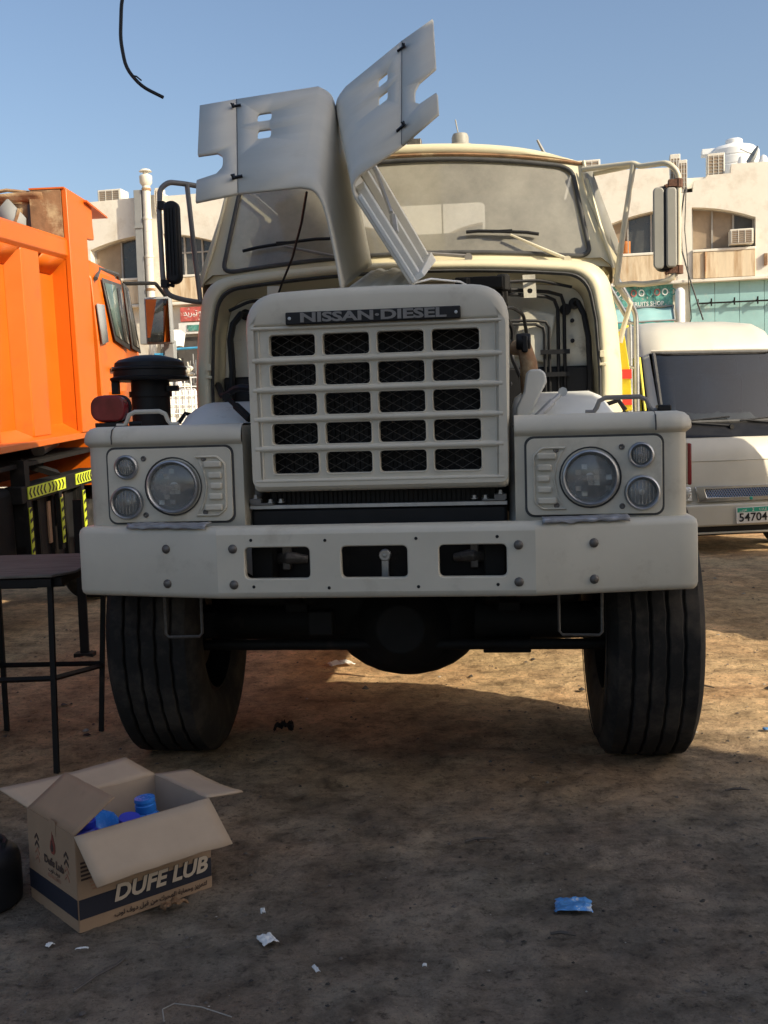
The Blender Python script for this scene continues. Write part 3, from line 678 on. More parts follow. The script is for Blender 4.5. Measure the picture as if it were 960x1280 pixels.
# cab
def arch(hw, zt, crown, zb=1.0, rc=.22, tuck=.05, n=7):
    """open arch, bottom left -> over the top -> bottom right, used for the cowl rings"""
    L = [(-hw, zb), (-hw, 1.62), (-hw + tuck * .3, 1.85), (-hw + tuck, zt), (0, zt)]
    left = roundpoly(L[:4] + [(-.02, zt)], [0, .15, .12, rc, 0], n)
    # top row sampled evenly
    p = left[-2]; tops = [(p[0] * (1 - k / 10), zt) for k in range(1, 11)]
    half = left[:-1] + tops
    full = half + [(-x, z) for x, z in half[-2::-1]]
    return [(x, z + (crown * (1 - (x / hw) ** 2) if z > zt - .25 else 0) * min(1, max(0, (z - zt + .25) / .25))) for x, z in full]
def cab():
    f = lambda l, y: [(x, y, z) for x, z in l]
    # cowl and rim round the engine bay
    b = MB()
    b.loft([f(arch(.855, 2.005, .055), 1.30), f(arch(.875, 2.03, .055), 1.20), f(arch(.884, 2.045, .055), 1.165), f(arch(.890, 2.052, .056), 1.152), f(arch(.900, 2.062, .056), 1.150), f(arch(.915, 2.072, .056), 1.155), f(arch(.945, 2.080, .056), 1.175),
            f(arch(.968, 2.095, .052, tuck=.055), 1.215), f(arch(.978, 2.105, .050, tuck=.058), 1.26), f(arch(.985, 2.110, .048, tuck=.06), 1.30), f(arch(.995, 2.112, .045, tuck=.06), 1.6), f(arch(.995, 2.112, .02, tuck=.04), 2.40)], False)
    C = b.build('cab_body', 'cream_old', T, smooth=55)
    fw = MB(); fw.loft([f(arch(.853, 2.003, .055), 1.298), [(0, 1.298, 1.55)] * len(arch(.85, 2.0, .05))], False); FW = fw.build('firewall', 'bay', T, smooth=0)
    pd = MB(); pd.box((0, 1.275, 1.33), (1.70, .035, .655)); pd.build('insulation_pad', 'black', FW, bevel=.01)
    sl = MB(); sl.loft([[(x + (dx if x > 0 else -dx) * 0, y, z) for x, z in arch(hw, zt, .055, zb=1.35)] for hw, zt, y, dx in ((.884, 2.046, 1.160, 0), (.876, 2.038, 1.146, 0), (.868, 2.030, 1.160, 0))], False); sl.build('rim_seal', 'seal', C, smooth=60)
    for sx in SIDES:
        cl = MB(); cl.box((sx * .886, 1.148, 1.70), (.022, .012, .03)); cl.box((sx * .888, 1.146, 1.655), (.03, .014, .012)); cl.build('seal_clip', 'cream_old', C, bevel=.002)
        bk = MB(); bk.plate([(sx * x, z) for x, z in ((.545, 2.055), (.60, 2.055), (.605, 1.955), (.55, 1.955))], [circ(sx * .576, 1.985, .012, 8)], xz(1.148), depth=.004); bk.build('stay_bracket', 'bay', C)
        for x in (.34, .70):
            sl_ = MB(); sl_.box((sx * x - .02, 1.172, 2.113 - (x - .3) * .05), (.075, .012, .012), Matrix.Rotation(sx * .07, 3, 'Y')); sl_.build('cowl_slot', 'seal', C)
    # windscreen frame: ring on a gently curved, leaning surface
    def ws(u, w_):
        hw = .955 + (.818 - .955) * w_; zc = 2.098 + .052 * (1 - u * u); zt = 2.600 + .062 * (1 - u * u)
        return (u * hw, 1.255 + .150 * w_ + .085 * u * u, zc + (zt - zc) * w_)
    def wsi(u, w_): return ws(u * (.862 + (.778 - .862) * w_) / (.955 + (.818 - .955) * w_), w_)
    def ringpts(u0, w0, w1, r):
        P = [(-u0, w0), (u0, w0), (u0, w1), (-u0, w1)]; o = []
        for i, p in enumerate(P):
            a = Vector(P[i - 1]) - Vector(p); c = Vector(P[(i + 1) % 4]) - Vector(p); A = Vector(p) + a.normalized() * min(r, a.length * .4); B = Vector(p) + c.normalized() * min(r, c.length * .4)
            for k in range(7): t = k / 6; o.append((A.lerp(Vector(p), t)).lerp(Vector(p).lerp(B, t), t))
            nx = Vector(P[(i + 1) % 4]); E = nx - c.normalized() * min(r, c.length * .4)
            for k in range(1, 12): o.append(B.lerp(E, k / 12))
        return o
    o1 = ringpts(1.0, 0, 1.0, .001); o2 = ringpts(1.0, .075, .945, .10)
    b = MB(); b.loft([[ws(*p) for p in o1], [wsi(*p) for p in o2], [(x, y + .03, z) for x, y, z in [wsi(*p) for p in o2]]]); b.build('windscreen_frame', 'cream_old', C, smooth=60)
    s = MB(); s.tube([(x, y - .004, z) for x, y, z in [wsi(*p) for p in o2]], .0105, 7, closed=True); s.build('windscreen_seal', 'seal', C, smooth=70)
    g = MB(); g.grid(lambda u, v: (lambda q: (q[0], q[1] + .006, q[2]))(wsi((u * 2 - 1) * 1.004, .07 + .88 * v)), 24, 10); g.build('windscreen', 'glass_ws', T, smooth=80)
    # roof
    r = MB(); rows = []
    for (y, lift, sc) in ((1.405, 0.0, 1.0), (1.392, .012, 1.005), (1.392, .03, 1.0), (1.405, .046, .985), (1.45, .056, .97), (1.6, .066, .955), (2.0, .072, .95), (2.32, .066, .95), (2.38, .04, .97), (2.40, 0, 1.0)):
        row = []
        for k in range(25):
            u = -1 + k / 12; z = 2.600 + .062 * (1 - u * u) + lift * (1 - abs(u) ** 5); row.append((u * .828 * sc, y + .085 * u * u * max(0, (1.7 - y) / .3 if y < 1.7 else 0), z))
        rows.append(row)
    r.loft(rows, False); R = r.build('roof', 'cream_old', C, smooth=50)
    dr = MB(); dr.tube([(sx_ * .0 + u * .832, 1.398 + .085 * u * u, 2.595 + .062 * (1 - u * u)) for u in [-1 + k / 12 for k in range(25)] for sx_ in (1,)], .007, 6); dr.build('drip_rail', 'rust', R)
    for sx in SIDES:
        d2 = MB(); d2.tube([(sx * .838, 1.48, 2.605), (sx * .855, 1.435, 2.50), (sx * .90, 1.385, 2.30), (sx * .945, 1.345, 2.14), (sx * .955, 1.335, 2.09)], .008, 6); d2.build('pillar_trim', 'cream_old', C)
        # upper side wall with door window
        side = lambda a, b_, d_, sx=sx: (sx * (.985 - (b_ - 2.1) * .30 - d_), a, b_)
        p = MB(); p.plate([(1.345, 2.10), (2.40, 2.10), (2.40, 2.61), (1.49, 2.61)], [roundpoly([(1.42, 2.15), (2.15, 2.15), (2.15, 2.55), (1.53, 2.55)], [.03] * 4, 3, True)], side, depth=.03)
        D = p.build('side_wall', 'cream_old', C, smooth=40)
        if sx < 0:
            gl = MB(); gl.face([side(1.41, 2.14, .015), side(2.16, 2.14, .015), side(2.16, 2.56, .015), side(1.51, 2.56, .015)]); gl.build('door_glass', 'glass_side', D)
        else:
            # vent window swung open
            gl = MB(); A = [(.845, 1.47, 2.56), (.875, 1.40, 2.56), (.985, 1.345, 2.17), (.965, 1.36, 2.12), (.90, 1.42, 2.15)]
            gl.face([(.825, 1.455, 2.565), (.872, 1.42, 2.545), (1.0, 1.35, 2.15), (.975, 1.35, 2.11), (.91, 1.38, 2.13)]); gl.build('vent_window', 'glass_side', D, solid=.004)
            gl = MB(); gl.face([side(1.60, 2.14, .015), side(2.16, 2.14, .015), side(2.16, 2.56, .015), side(1.64, 2.56, .015)]); gl.build('door_glass', 'glass_side', D)
    # rear wall with window
    p = MB(); p.plate([(-.99, 1.0), (.99, 1.0), (.985, 2.10), (.825, 2.61), (0, 2.69), (-.825, 2.61), (-.985, 2.10)], [rrect(0, 2.545, .72, .165, .03, 4)], xz(2.385), depth=.03); p.build('rear_wall', 'interior', C, smooth=40)
    # inside: bulkhead trim, dashboard, seats, steering wheel
    i_ = MB(); i_.loft([[(x, y, z) for x, z in ((-.95, 2.03), (-.95, 2.10), (-.9, 2.14), (.9, 2.14), (.95, 2.10), (.95, 2.03))] for y in (1.32, 1.5)], False); i_.box((0, 1.62, 1.95), (1.85, .25, .28)); i_.build('dashboard', 'sand', C, bevel=.02)
    for x in (-.48, .48):
        q = MB(); q.box((x, 2.20, 2.03), (.56, .13, .62), Matrix.Rotation(-.12, 3, 'X')); q.build('seat', 'interior', C, bevel=.04, seg=3)
    q = MB(); q.tube([(.46 + .21 * cos(a), 1.80 - .12 * sin(a), 2.13 + .17 * sin(a)) for a in [2 * pi * k / 24 for k in range(24)]], .013, 6, closed=True); q.build('steering_wheel', 'black', C)
    # wipers
    for (px, bx0, bx1, wz, tip) in ((-.20, -.76, -.33, .24, -.55), (.30, -.02, .22, .10, .0), (.73, .30, .63, .235, .50)):
        def on(x, w_, off=-.02):
            u = x / .93; q = ws(u, w_); return (q[0], q[1] + off, q[2])
        k = MB(); k.tube([on(px, .02, -.012), on(px, .03, -.035), on((px + tip) / 2, wz * .55, -.034), on(tip, wz, -.03)], [.010, .009, .007, .005], 6); k.lathe([(.018, -.03), (.018, 0)], on(px, .02), 'y', 10)
        Wp = k.build('wiper_arm', 'tubegrey' if px < .5 else 'tubecream', T)
        if px != .30:
            k = MB(); k.tube([on(bx0 + (bx1 - bx0) * i / 6, wz + (.02 if i in (0, 6) else .03) - .0 * i, -.020) for i in range(7)], .008, 6); k.box(on((bx0 + bx1) / 2, wz + .03, -.03), (.09, .012, .012)); k.build('wiper_blade', 'black', Wp)
    # roof furniture
    k = MB(); k.lathe([(.055, 2.745), (.055, 2.765), (.040, 2.77), (.040, 2.80), (.034, 2.815), (0, 2.818)], (.27, 1.50, -.05), 'z', 14); k.tube([(.26, 1.5, 2.775), (.25, 1.49, 2.83)], .003, 4); k.build('beacon_base', 'mirrorback', R)
    k = MB(); k.box((.05, 1.55, 2.735), (.07, .05, .06)); k.box((.02, 1.55, 2.775), (.05, .04, .03), Matrix.Rotation(.4, 3, 'Y')); k.build('roof_bracket', 'bolt', R, bevel=.005)
    k = MB(); k.tube([(.67, 1.75, 2.71), (.635, 1.75, 2.78)], [.009, .006], 6); k.build('aerial', 'tubegrey', R)
cab()

def roundpts(P, n=4):
    o = []; P = [Vector(p) for p in P]
    for i, p in enumerate(P):
        if i in (0, len(P) - 1): o.append(p); continue
        a, b = P[i - 1], P[i + 1]; r = min(.035, (a - p).length * .45, (b - p).length * .45)
        A = p + (a - p).normalized() * r; B = p + (b - p).normalized() * r
        for k in range(n + 1): t = k / n; o.append((A.lerp(p, t)).lerp(p.lerp(B, t), t))
    return o

# engine bay plumbing
def bay():
    def pipes(nm, lst, r, m='black'):
        b = MB()
        for p in lst: b.tube(p, r, 7)
        b.build(nm, m, T)
    zt = 1.955
    pipes('brake_pipe', [[(.30, 1.0, 1.985), (.48, 1.15, 1.995), (.66, 1.22, 1.985), (.715, 1.235, 1.97), (.728, 1.24, 1.93), (.728, 1.24, 1.45)], [(.30, 1.0, 1.965), (.48, 1.15, 1.975), (.65, 1.22, 1.965), (.685, 1.235, 1.95), (.700, 1.24, 1.91), (.700, 1.24, 1.45)]], .0085)
    pipes('fuel_pipe', [[(.44, 1.15, 1.86), (.60, 1.22, 1.86), (.645, 1.235, 1.855), (.66, 1.24, 1.83), (.66, 1.24, 1.45)], [(.46, 1.16, 1.845), (.60, 1.23, 1.845), (.635, 1.24, 1.83), (.640, 1.24, 1.80), (.640, 1.24, 1.45)]], .007)
    pipes('heater_hose', [[(.775, 1.28, 1.935), (.79, 1.24, 1.935), (.815, 1.225, 1.88), (.832, 1.22, 1.78), (.838, 1.22, 1.62), (.835, 1.22, 1.45)]], .0135)
    pipes('heater_hose', [[(-.735, 1.28, 1.945), (-.75, 1.24, 1.945), (-.785, 1.225, 1.90), (-.80, 1.22, 1.83), (-.795, 1.22, 1.68), (-.81, 1.22, 1.50)]], .016)
    for x, z in ((-.735, 1.945), (-.655, 1.92), (.775, 1.935), (.735, 1.91)): k = MB(); k.lathe([(.026, 1.285), (.026, 1.268), (.015, 1.262), (0, 1.262)], (x, 0, z), 'y', 12); k.build('grommet', 'black', T)
    for x, z in ((-.70, 1.84), (-.695, 1.73), (.765, 1.86), (.765, 1.77), (.62, 1.74)): k = MB(); k.lathe([(.010, 1.285), (.010, 1.272), (0, 1.270)], (x, 0, z), 'y', 8); k.build('grommet', 'black', T)
    k = MB(); k.box((.42, 1.12, 1.965), (.12, .12, .09)); k.lathe([(.06, 1.0), (.065, 1.05), (.05, 1.10), (.03, 1.2)], (.40, 0, 1.955), 'y', 12); k.box((.47, 1.15, 2.0), (.05, .05, .04)); k.build('brake_valve', 'blackmet', T, bevel=.006)
    k = MB(); k.lathe([(.032, -.03), (.036, 0), (.032, .03)], (.54, .80, 1.74), 'x', 14); k.box((.545, .80, 1.73), (.025, .07, .07)); k.build('relay_valve', 'black', T, bevel=.006)
    k = MB(); k.tube([(.50, .85, 1.72), (.545, .82, 1.71), (.56, .80, 1.65), (.565, .80, 1.55), (.57, .80, 1.45)], [.03, .034, .036, .04, .032], 12); k.tube([(.55, .80, 1.555), (.57, .80, 1.55)], .045, 12); k.build('exhaust_elbow', 'rust', T)
    for z in (1.72, 1.62): k = MB(); k.box((.685, 1.228, z), (.13, .02, .02)); k.build('pipe_clip', 'black', T)
    rnd = random.Random(8)
    for (pts, r_) in (([(-.86, 1.2, 1.62), (-.80, 1.05, 1.56), (-.70, .95, 1.60), (-.56, .9, 1.58), (-.48, .85, 1.62)], .016), ([(.44, 1.0, 1.90), (.50, 1.08, 1.82), (.49, 1.1, 1.70), (.53, 1.0, 1.60)], .010),
                     ([(.40, .9, 1.86), (.49, .95, 1.90), (.545, 1.1, 1.88), (.56, 1.22, 1.80), (.55, 1.25, 1.66)], .008), ([(-.44, 1.0, 1.93), (-.52, 1.1, 1.88), (-.56, 1.2, 1.80), (-.54, 1.2, 1.60)], .009), ([(-.30, 1.0, 1.99), (-.52, 1.16, 2.0), (-.70, 1.22, 2.0), (-.80, 1.22, 1.96)], .008), ([(.25, .9, 1.99), (.42, 1.0, 2.01), (.62, 1.16, 2.03), (.76, 1.2, 2.0)], .007)):
        k = MB(); k.tube(roundpts(pts), r_, 7); k.build('wiring_hose', 'black', T)
    k = MB(); k.box((.59, 1.27, 1.80), (.16, .03, .22), Matrix.Rotation(.25, 3, 'Y')); k.build('bulkhead_stiffener', 'bay', T, bevel=.01)
    k = MB(); k.box((.36, .95, 2.0), (.20, .10, .05)); k.lathe([(.03, 1.97), (.03, 2.03), (.022, 2.04), (0, 2.04)], (.46, .98, 0), 'z', 10); k.lathe([(.025, 1.97), (.025, 2.02), (0, 2.02)], (.30, .9, 0), 'z', 10); k.build('air_valve_block', 'blackmet', T, bevel=.005)
    # engine and gearbox mass, low down
    k = MB(); k.box((0, .80, 1.28), (.62, .75, .80)); k.box((0, .82, 1.73), (.42, .62, .16)); k.lathe([(.16, .40), (.16, .45), (.05, .46)], (0, 0, 1.45), 'y', 16); k.box((0, 1.6, .98), (.44, 1.0, .4)); k.build('engine', 'blackmet', T, bevel=.03)
    # cast brackets at the shell sides
    for sx in SIDES:
        k = MB(); pr = [(.505, 1.43), (.55, 1.43), (.57, 1.455), (.59, 1.50), (.625, 1.565), (.62, 1.60), (.60, 1.615), (.56, 1.615), (.545, 1.60), (.535, 1.53), (.505, 1.47)]
        if sx < 0: pr = [(.497, 1.43), (.535, 1.43), (.545, 1.48), (.54, 1.58), (.525, 1.60), (.505, 1.595), (.50, 1.55)]
        k.prism([(sx * x, z) for x, z in pr], .55, .62); k.build('shell_bracket', 'whitecast', T, bevel=.008)
        k = MB(); a = Vector((sx * .585, .5, 1.43)); c = Vector((sx * .685, .56, 1.525))
        if sx < 0: a = Vector((-.545, .5, 1.455)); c = Vector((-.66, .6, 1.545))
        k.tube([a, a.lerp(c, .6)], .016, 8); k.tube([a.lerp(c, .6), c], .010, 8); k.lathe([(.018, -.015), (.018, .015)], c, 'y', 8); k.build('gas_strut', 'steel' if sx > 0 else 'blackmet', T)
        k = MB(); k.tube([(sx * .50, .6, 1.40), (sx * .55, .75, 1.47), (sx * .62, .9, 1.52), (sx * .78, 1.0, 1.50)], .012, 6); k.tube([(sx * .85, .95, 1.44), (sx * .88, .93, 1.475), (sx * .93, .9, 1.49), (sx * .955, .88, 1.45)], .010, 6); k.box((sx * .80, .9, 1.47), (.06, .05, .05), Matrix.Rotation(.5, 3, 'Y')); k.build('loose_hose', 'blackmet', T)
bay()

# chassis, axle, wheels
def chassis():
    k = MB()
    for sx in SIDES: k.box((sx * .42, 2.9, .93), (.08, 5.6, .24))
    for y in (.25, 2.6, 4.0, 5.5): k.box((0, y, .93), (.80, .10, .20))
    FR_ = k.build('chassis_frame', 'blackmet', T, bevel=.008)
    k = MB(); k.tube([(-.95, .95, .56), (-.5, .95, .56), (-.30, .95, .56), (.36, .95, .56), (.55, .95, .56), (.95, .95, .56)], [.075, .085, .11, .11, .085, .075], 14)
    k.ball((.02, .95, .57), (.33, .25, .245), 24, 14); k.ball((-.05, .97, .62), (.40, .22, .20), 20, 10); k.lathe([(.10, .62), (.15, .68), (.2, .74)], (.02, 0, .58), 'y', 18)
    for a in range(12): k.lathe([(.012, .76), (.012, .745), (0, .743)], (.02 + .19 * cos(a * pi / 6), 0, .58 + .19 * sin(a * pi / 6)), 'y', 6)
    for sx in SIDES:
        k.tube([(sx * .90, .95, .50), (sx * .90, .95, .62)], .10, 12)
        k.box((sx * .46, .95, .72), (.10, .18, .22))
    k.tube([(-.85, .72, .50), (.85, .72, .50)], .024, 8); k.box((-.3, .60, .62), (.10, .08, .10)); k.box((.45, .9, .47), (.2, .2, .05))
    k.build('front_axle', 'blackmet', T, bevel=.006)
    k = MB(); k.box((0, 1.12, .74), (.62, .5, .30), None, 1.1); k.box((-.55, 1.0, .78), (.42, .3, .28)); k.box((.55, 1.0, .78), (.42, .3, .28)); k.box((0, .45, .84), (.8, .2, .16)); k.build('engine_sump', 'blackmet', T, bevel=.03)
    for sx in SIDES:
        k = MB()
        for i in range(6):
            h = .62 - i * .085; k.loft([[(sx * .46 + dx, .95 + h * t, .80 - .022 * i - .05 * (1 - t * t) + dz) for dx, dz in ((-.035, 0), (.035, 0), (.035, .018), (-.035, .018))] for t in (-1, -.6, -.2, .2, .6, 1)], True, True, True)
        k.build('leaf_spring', 'blackmet', T, smooth=0)
        # wire step hanging under the bumper
        k = MB(); x0, x1 = (.715, .86) if sx < 0 else (.648, .805)
        k.tube([(sx * x0, .30, .80), (sx * x0, .30, .635), (sx * (x0 + .012), .30, .622), (sx * (x1 - .012), .30, .620), (sx * x1, .30, .632), (sx * x1, .30, .80)], .006, 6); k.build('step_loop', 'bolt', T)
        # tow shackle seen through the bumper slots
        k = MB(); k.box((sx * .345, .20, .965), (.03, .08, .14)); k.tube([(sx * .40, .20, .93), (sx * .34, .17, .94), (sx * .27, .19, .93)], [.018, .026, .016], 8); k.build('tow_hook', 'bolt', T, bevel=.004)
    k = MB(); k.box((.02, .17, .90), (.028, .012, .10)); k.lathe([(.022, .155), (.022, .185)], (.02, 0, .945), 'y', 12); k.lathe([(.010, .15), (0, .148)], (.02, 0, .945), 'y', 6); k.build('centre_shackle', 'steel', T, bevel=.003)
    k = MB()
    for i in range(4): k.box((0, .24, .90 + i * .03), (.30, .02, .012))
    k.box((0, .30, .90), (.9, .04, .22)); k.build('crossmember', 'blackmet', T)
    # low platform body and tanks behind the cab
    k = MB(); k.box((0, 4.45, 1.10), (2.10, 3.9, .12)); P_ = k.build('load_platform', 'bay', T, bevel=.01)
    for sx in SIDES:
        k = MB(); k.box((sx * 1.03, 4.45, 1.48), (.04, 3.9, .64)); k.build('drop_side', 'cream', P_, bevel=.006)
        for y in (2.9, 4.2, 5.5):
            q_ = MB(); q_.box((sx * 1.055, y, 1.46), (.03, .08, .66)); q_.build('side_post', 'cream', P_)
    k = MB(); k.box((0, 2.52, 1.52), (2.02, .05, .72)); k.build('front_board', 'cream', P_, bevel=.006)
    k = MB(); k.prism(rrect(.0, .0, .52, .48, .1, 4), 0, .95); o = k.build('fuel_tank', 'blackmet', T, smooth=50); o.location = (.78, 2.75, .72)
    k = MB(); k.box((-.80, 3.1, .74), (.42, 1.5, .50)); k.build('battery_locker', 'blackmet', T, bevel=.02)
    # front wheels
    def wheel(nm, R, wd, ribs=5, rim_in=True):
        h = wd / 2; pr = [(.30, -h * .80), (.33, -h * .92), (R * .70, -h * 1.0), (R * .82, -h * 1.03), (R * .90, -h * .99), (R * .955, -h * .92), (R * .975, -h * .86)]
        tr = h * .84; n = ribs; g = .012; wr = (2 * tr - (n - 1) * g) / n; x = -tr
        for i in range(n):
            cz = R * (1 - .010 * (abs((i + .5) / n - .5) * 2) ** 2)
            pr += [(cz - .003, x), (cz, x + .004), (cz, x + wr - .004), (cz - .003, x + wr)]
            if i < n - 1: pr += [(cz - .022, x + wr + .002), (cz - .022, x + wr + g - .002)]
            x += wr + g
        pr += [(a, -c) for a, c in pr[6::-1]]
        b = MB(); b.lathe(pr, (0, 0, 0), 'x', 120, cap=False)
        for v in b.bm.verts:
            rr = (v.co.y ** 2 + v.co.z ** 2) ** .5
            if rr > R * .955 and abs(v.co.x) < tr - .004:
                kk = int(round((atan2(v.co.z, v.co.y) / (2 * pi)) * 120)) % 4
                v.co.x += (.0022, .0, -.0022, .0)[kk]
                if kk == 3 and rr > R * .985: v.co.y *= .996; v.co.z *= .996
        Wt = b.build(nm, 'rubber', T, smooth=28)
        r = MB(); r.lathe([(.31, -h * .80), (.29, -h * .85), (.285, -h * .3), (.20, -h * .1), (.13, -h * .05), (.13, h * .4), (.20, h * .45), (.285, h * .2), (.29, h * .85), (.31, h * .80)], (0, 0, 0), 'x', 40, cap=False); r.build('rim', 'blackmet', Wt, smooth=40)
        d = MB(); d.lathe([(.0, -h * .5), (.20, -h * .5), (.22, -h * .2), (.15, h * .3), (0, h * .3)], (0, 0, 0), 'x', 24); d.build('hub', 'blackmet', Wt, smooth=40)
        k2 = MB()
        for a in range(3): k2.lathe([(R * .86 + .004 * a, -h * 1.032 - .002), (R * .86 + .004 * a + .002, -h * 1.032 + .001)], (0, 0, 0), 'x', 60, cap=False)
        k2.build('sidewall_bead', 'rubber', Wt)
        return Wt
    f0 = wheel('front_wheel', .565, .365); f0.location = (-.992, .95, .558); f0.rotation_euler = (0, 0, radians(2.2))
    f1 = dup(f0, T, (1.002, .95, .558)); f1.rotation_euler = (.0, 0, radians(2.2))
    r0 = wheel('rear_wheel', .54, .29)
    r0.location = (-1.0, 4.6, .535)
    dup(r0, T, (-.68, 4.6, .535)); dup(r0, T, (1.0, 4.6, .535)); dup(r0, T, (.68, 4.6, .535))
    k = MB(); k.tube([(-.9, 4.6, .54), (.9, 4.6, .54)], .11, 12); k.ball((0, 4.6, .54), (.25, .25, .24)); k.build('rear_axle', 'blackmet', T)
chassis()

# mirrors, guard tubes, air cleaner, side marker panel
def fittings():
    k = MB()
    k.tube(roundpts([(.83, 1.42, 2.555), (1.045, 1.30, 2.542), (1.07, 1.29, 2.525), (1.18, 1.2, 2.515), (1.224, 1.2, 2.47), (1.222, 1.2, 2.06), (1.185, 1.2, 2.008), (1.07, 1.25, 2.004), (1.04, 1.27, 2.012), (.965, 1.30, 2.01)]), .0125, 8)
    k.tube([(1.045, 1.30, 2.54), (1.0, 1.30, 2.27), (.962, 1.30, 2.01)], .0125, 8); k.tube([(.855, 1.45, 2.535), (1.04, 1.31, 2.535)], .012, 8)
    k.tube([(.965, 1.30, 2.01), (1.03, 1.34, 1.93), (1.0, 1.36, 1.83), (.985, 1.37, 1.76)], .0115, 8)
    A = k.build('mirror_arm', 'tubecream', T, smooth=70)
    k = MB(); k.prism(rrect(1.169, 2.232, .100, .365, .035, 5), 1.185, 1.225); k.prism(rrect(1.172, 2.232, .085, .345, .03, 5), 1.17, 1.19); Mi = k.build('mirror', 'black', A, bevel=.012, seg=3)
    k = MB(); k.prism(rrect(1.135, 2.232, .048, .350, .02, 4), 1.168, 1.182); k.build('mirror_back_panel', 'mirrorback', Mi, bevel=.006)
    k = MB(); k.prism(rrect(1.188, 2.232, .045, .340, .015, 4), 1.160, 1.182); k.build('mirror_back_panel', 'mirrorback', Mi, bevel=.006)
    for z in (2.425, 2.055): k = MB(); k.box((1.205, 1.2, z), (.05, .035, .03)); k.lathe([(.020, -.018), (.020, .018)], (1.222, 1.2, z), 'z', 8); k.tube([(1.165, 1.19, z - .015), (1.2, 1.2, z)], .010, 6); k.build('mirror_clamp', 'rustdark', Mi)
    k = MB(); k.tube(roundpts([(-.93, 1.34, 2.552), (-1.0, 1.28, 2.558), (-1.055, 1.2, 2.552), (-1.09, 1.18, 2.52), (-1.093, 1.16, 2.40), (-1.088, 1.16, 2.10), (-1.075, 1.17, 2.04), (-1.02, 1.2, 2.02), (-.965, 1.25, 2.012), (-.94, 1.28, 2.012)]), .0125, 8); k.tube([(-.993, 1.28, 2.562), (-.97, 1.27, 2.28), (-.945, 1.26, 2.01)], .012, 8)
    A = k.build('mirror_arm', 'tubegrey', T, smooth=70)
    k = MB(); k.prism(rrect(-1.028, 2.268, .072, .372, .034, 5), 1.12, 1.17); Mi = k.build('mirror', 'black', A, bevel=.014, seg=3)
    for i in range(4):
        q = MB(); q.tube([(-1.05 + i * .015, 1.117, 2.12), (-1.05 + i * .015, 1.117, 2.42)], .0035, 5); q.build('mirror_back_rib', 'black', Mi)
    for z in (2.44, 2.088): k = MB(); k.box((-1.08, 1.16, z), (.03, .035, .035)); k.tube([(-1.085, 1.16, z), (-1.035, 1.15, z - .012)], .009, 6); k.build('mirror_clamp', 'black', Mi)
    # polished guard tubes behind the door
    k = MB()
    k.tube(roundpts([(.985, 1.72, 2.13), (1.07, 1.80, 2.00), (1.11, 1.85, 1.93), (1.112, 1.85, 1.80), (1.112, 1.85, 1.40)]), .0135, 8)
    k.tube(roundpts([(.93, 1.75, 2.13), (1.03, 1.85, 1.98), (1.083, 1.9, 1.90), (1.085, 1.9, 1.80), (1.085, 1.9, 1.40)]), .0135, 8)
    for z in (1.66, 1.88): k.tube([(1.112, 1.85, z), (1.06, 1.88, z + .02)], .008, 6)
    k.build('guard_tube', 'steel', T, smooth=70)
    k = MB(); k.loft([[(x, y, z) for x, y in ((1.0, 1.62), (1.0 + w_, 1.60), (1.0 + w_, 1.66), (1.0, 1.66))] for z, w_ in ((1.83, .022), (1.80, .03), (1.64, .052), (1.45, .062))], True, True, True)
    Y = k.build('side_marker_panel', 'yellow', T, bevel=.004)
    for z in (1.625, 1.50): k = MB(); k.box((1.0365, 1.598, z), (.046, .008, .045)); k.build('red_reflector', 'redref', Y)
    k = MB(); k.tube([(1.01, 1.61, 1.835), (1.04, 1.58, 1.85), (1.02, 1.55, 1.84)], .006, 5); k.build('yellow_tie', 'yellow', Y)
    # air cleaner with rain cap
    k = MB(); c = (-1.168, 1.15, 0)
    k.lathe([(.088, 1.30), (.088, 1.655)], c, 'z', 28); k.lathe([(.086, 1.60), (.098, 1.60), (.098, 1.575), (.086, 1.575)], c, 'z', 28); k.build('air_intake_stem', 'black', T)
    k = MB(); k.lathe([(.0, 1.648), (.09, 1.648), (.175, 1.648), (.180, 1.655), (.181, 1.662), (.165, 1.668), (.164, 1.695), (.169, 1.698), (.169, 1.706), (.160, 1.712), (.157, 1.730), (.14, 1.744), (.06, 1.764), (0, 1.768)], c, 'z', 40)
    k.box((-1.315, 1.1, 1.62), (.03, .03, .06)); k.box((-1.055, 1.13, 1.61), (.05, .03, .025)); k.build('rain_cap', 'black', T, smooth=30)
fittings()

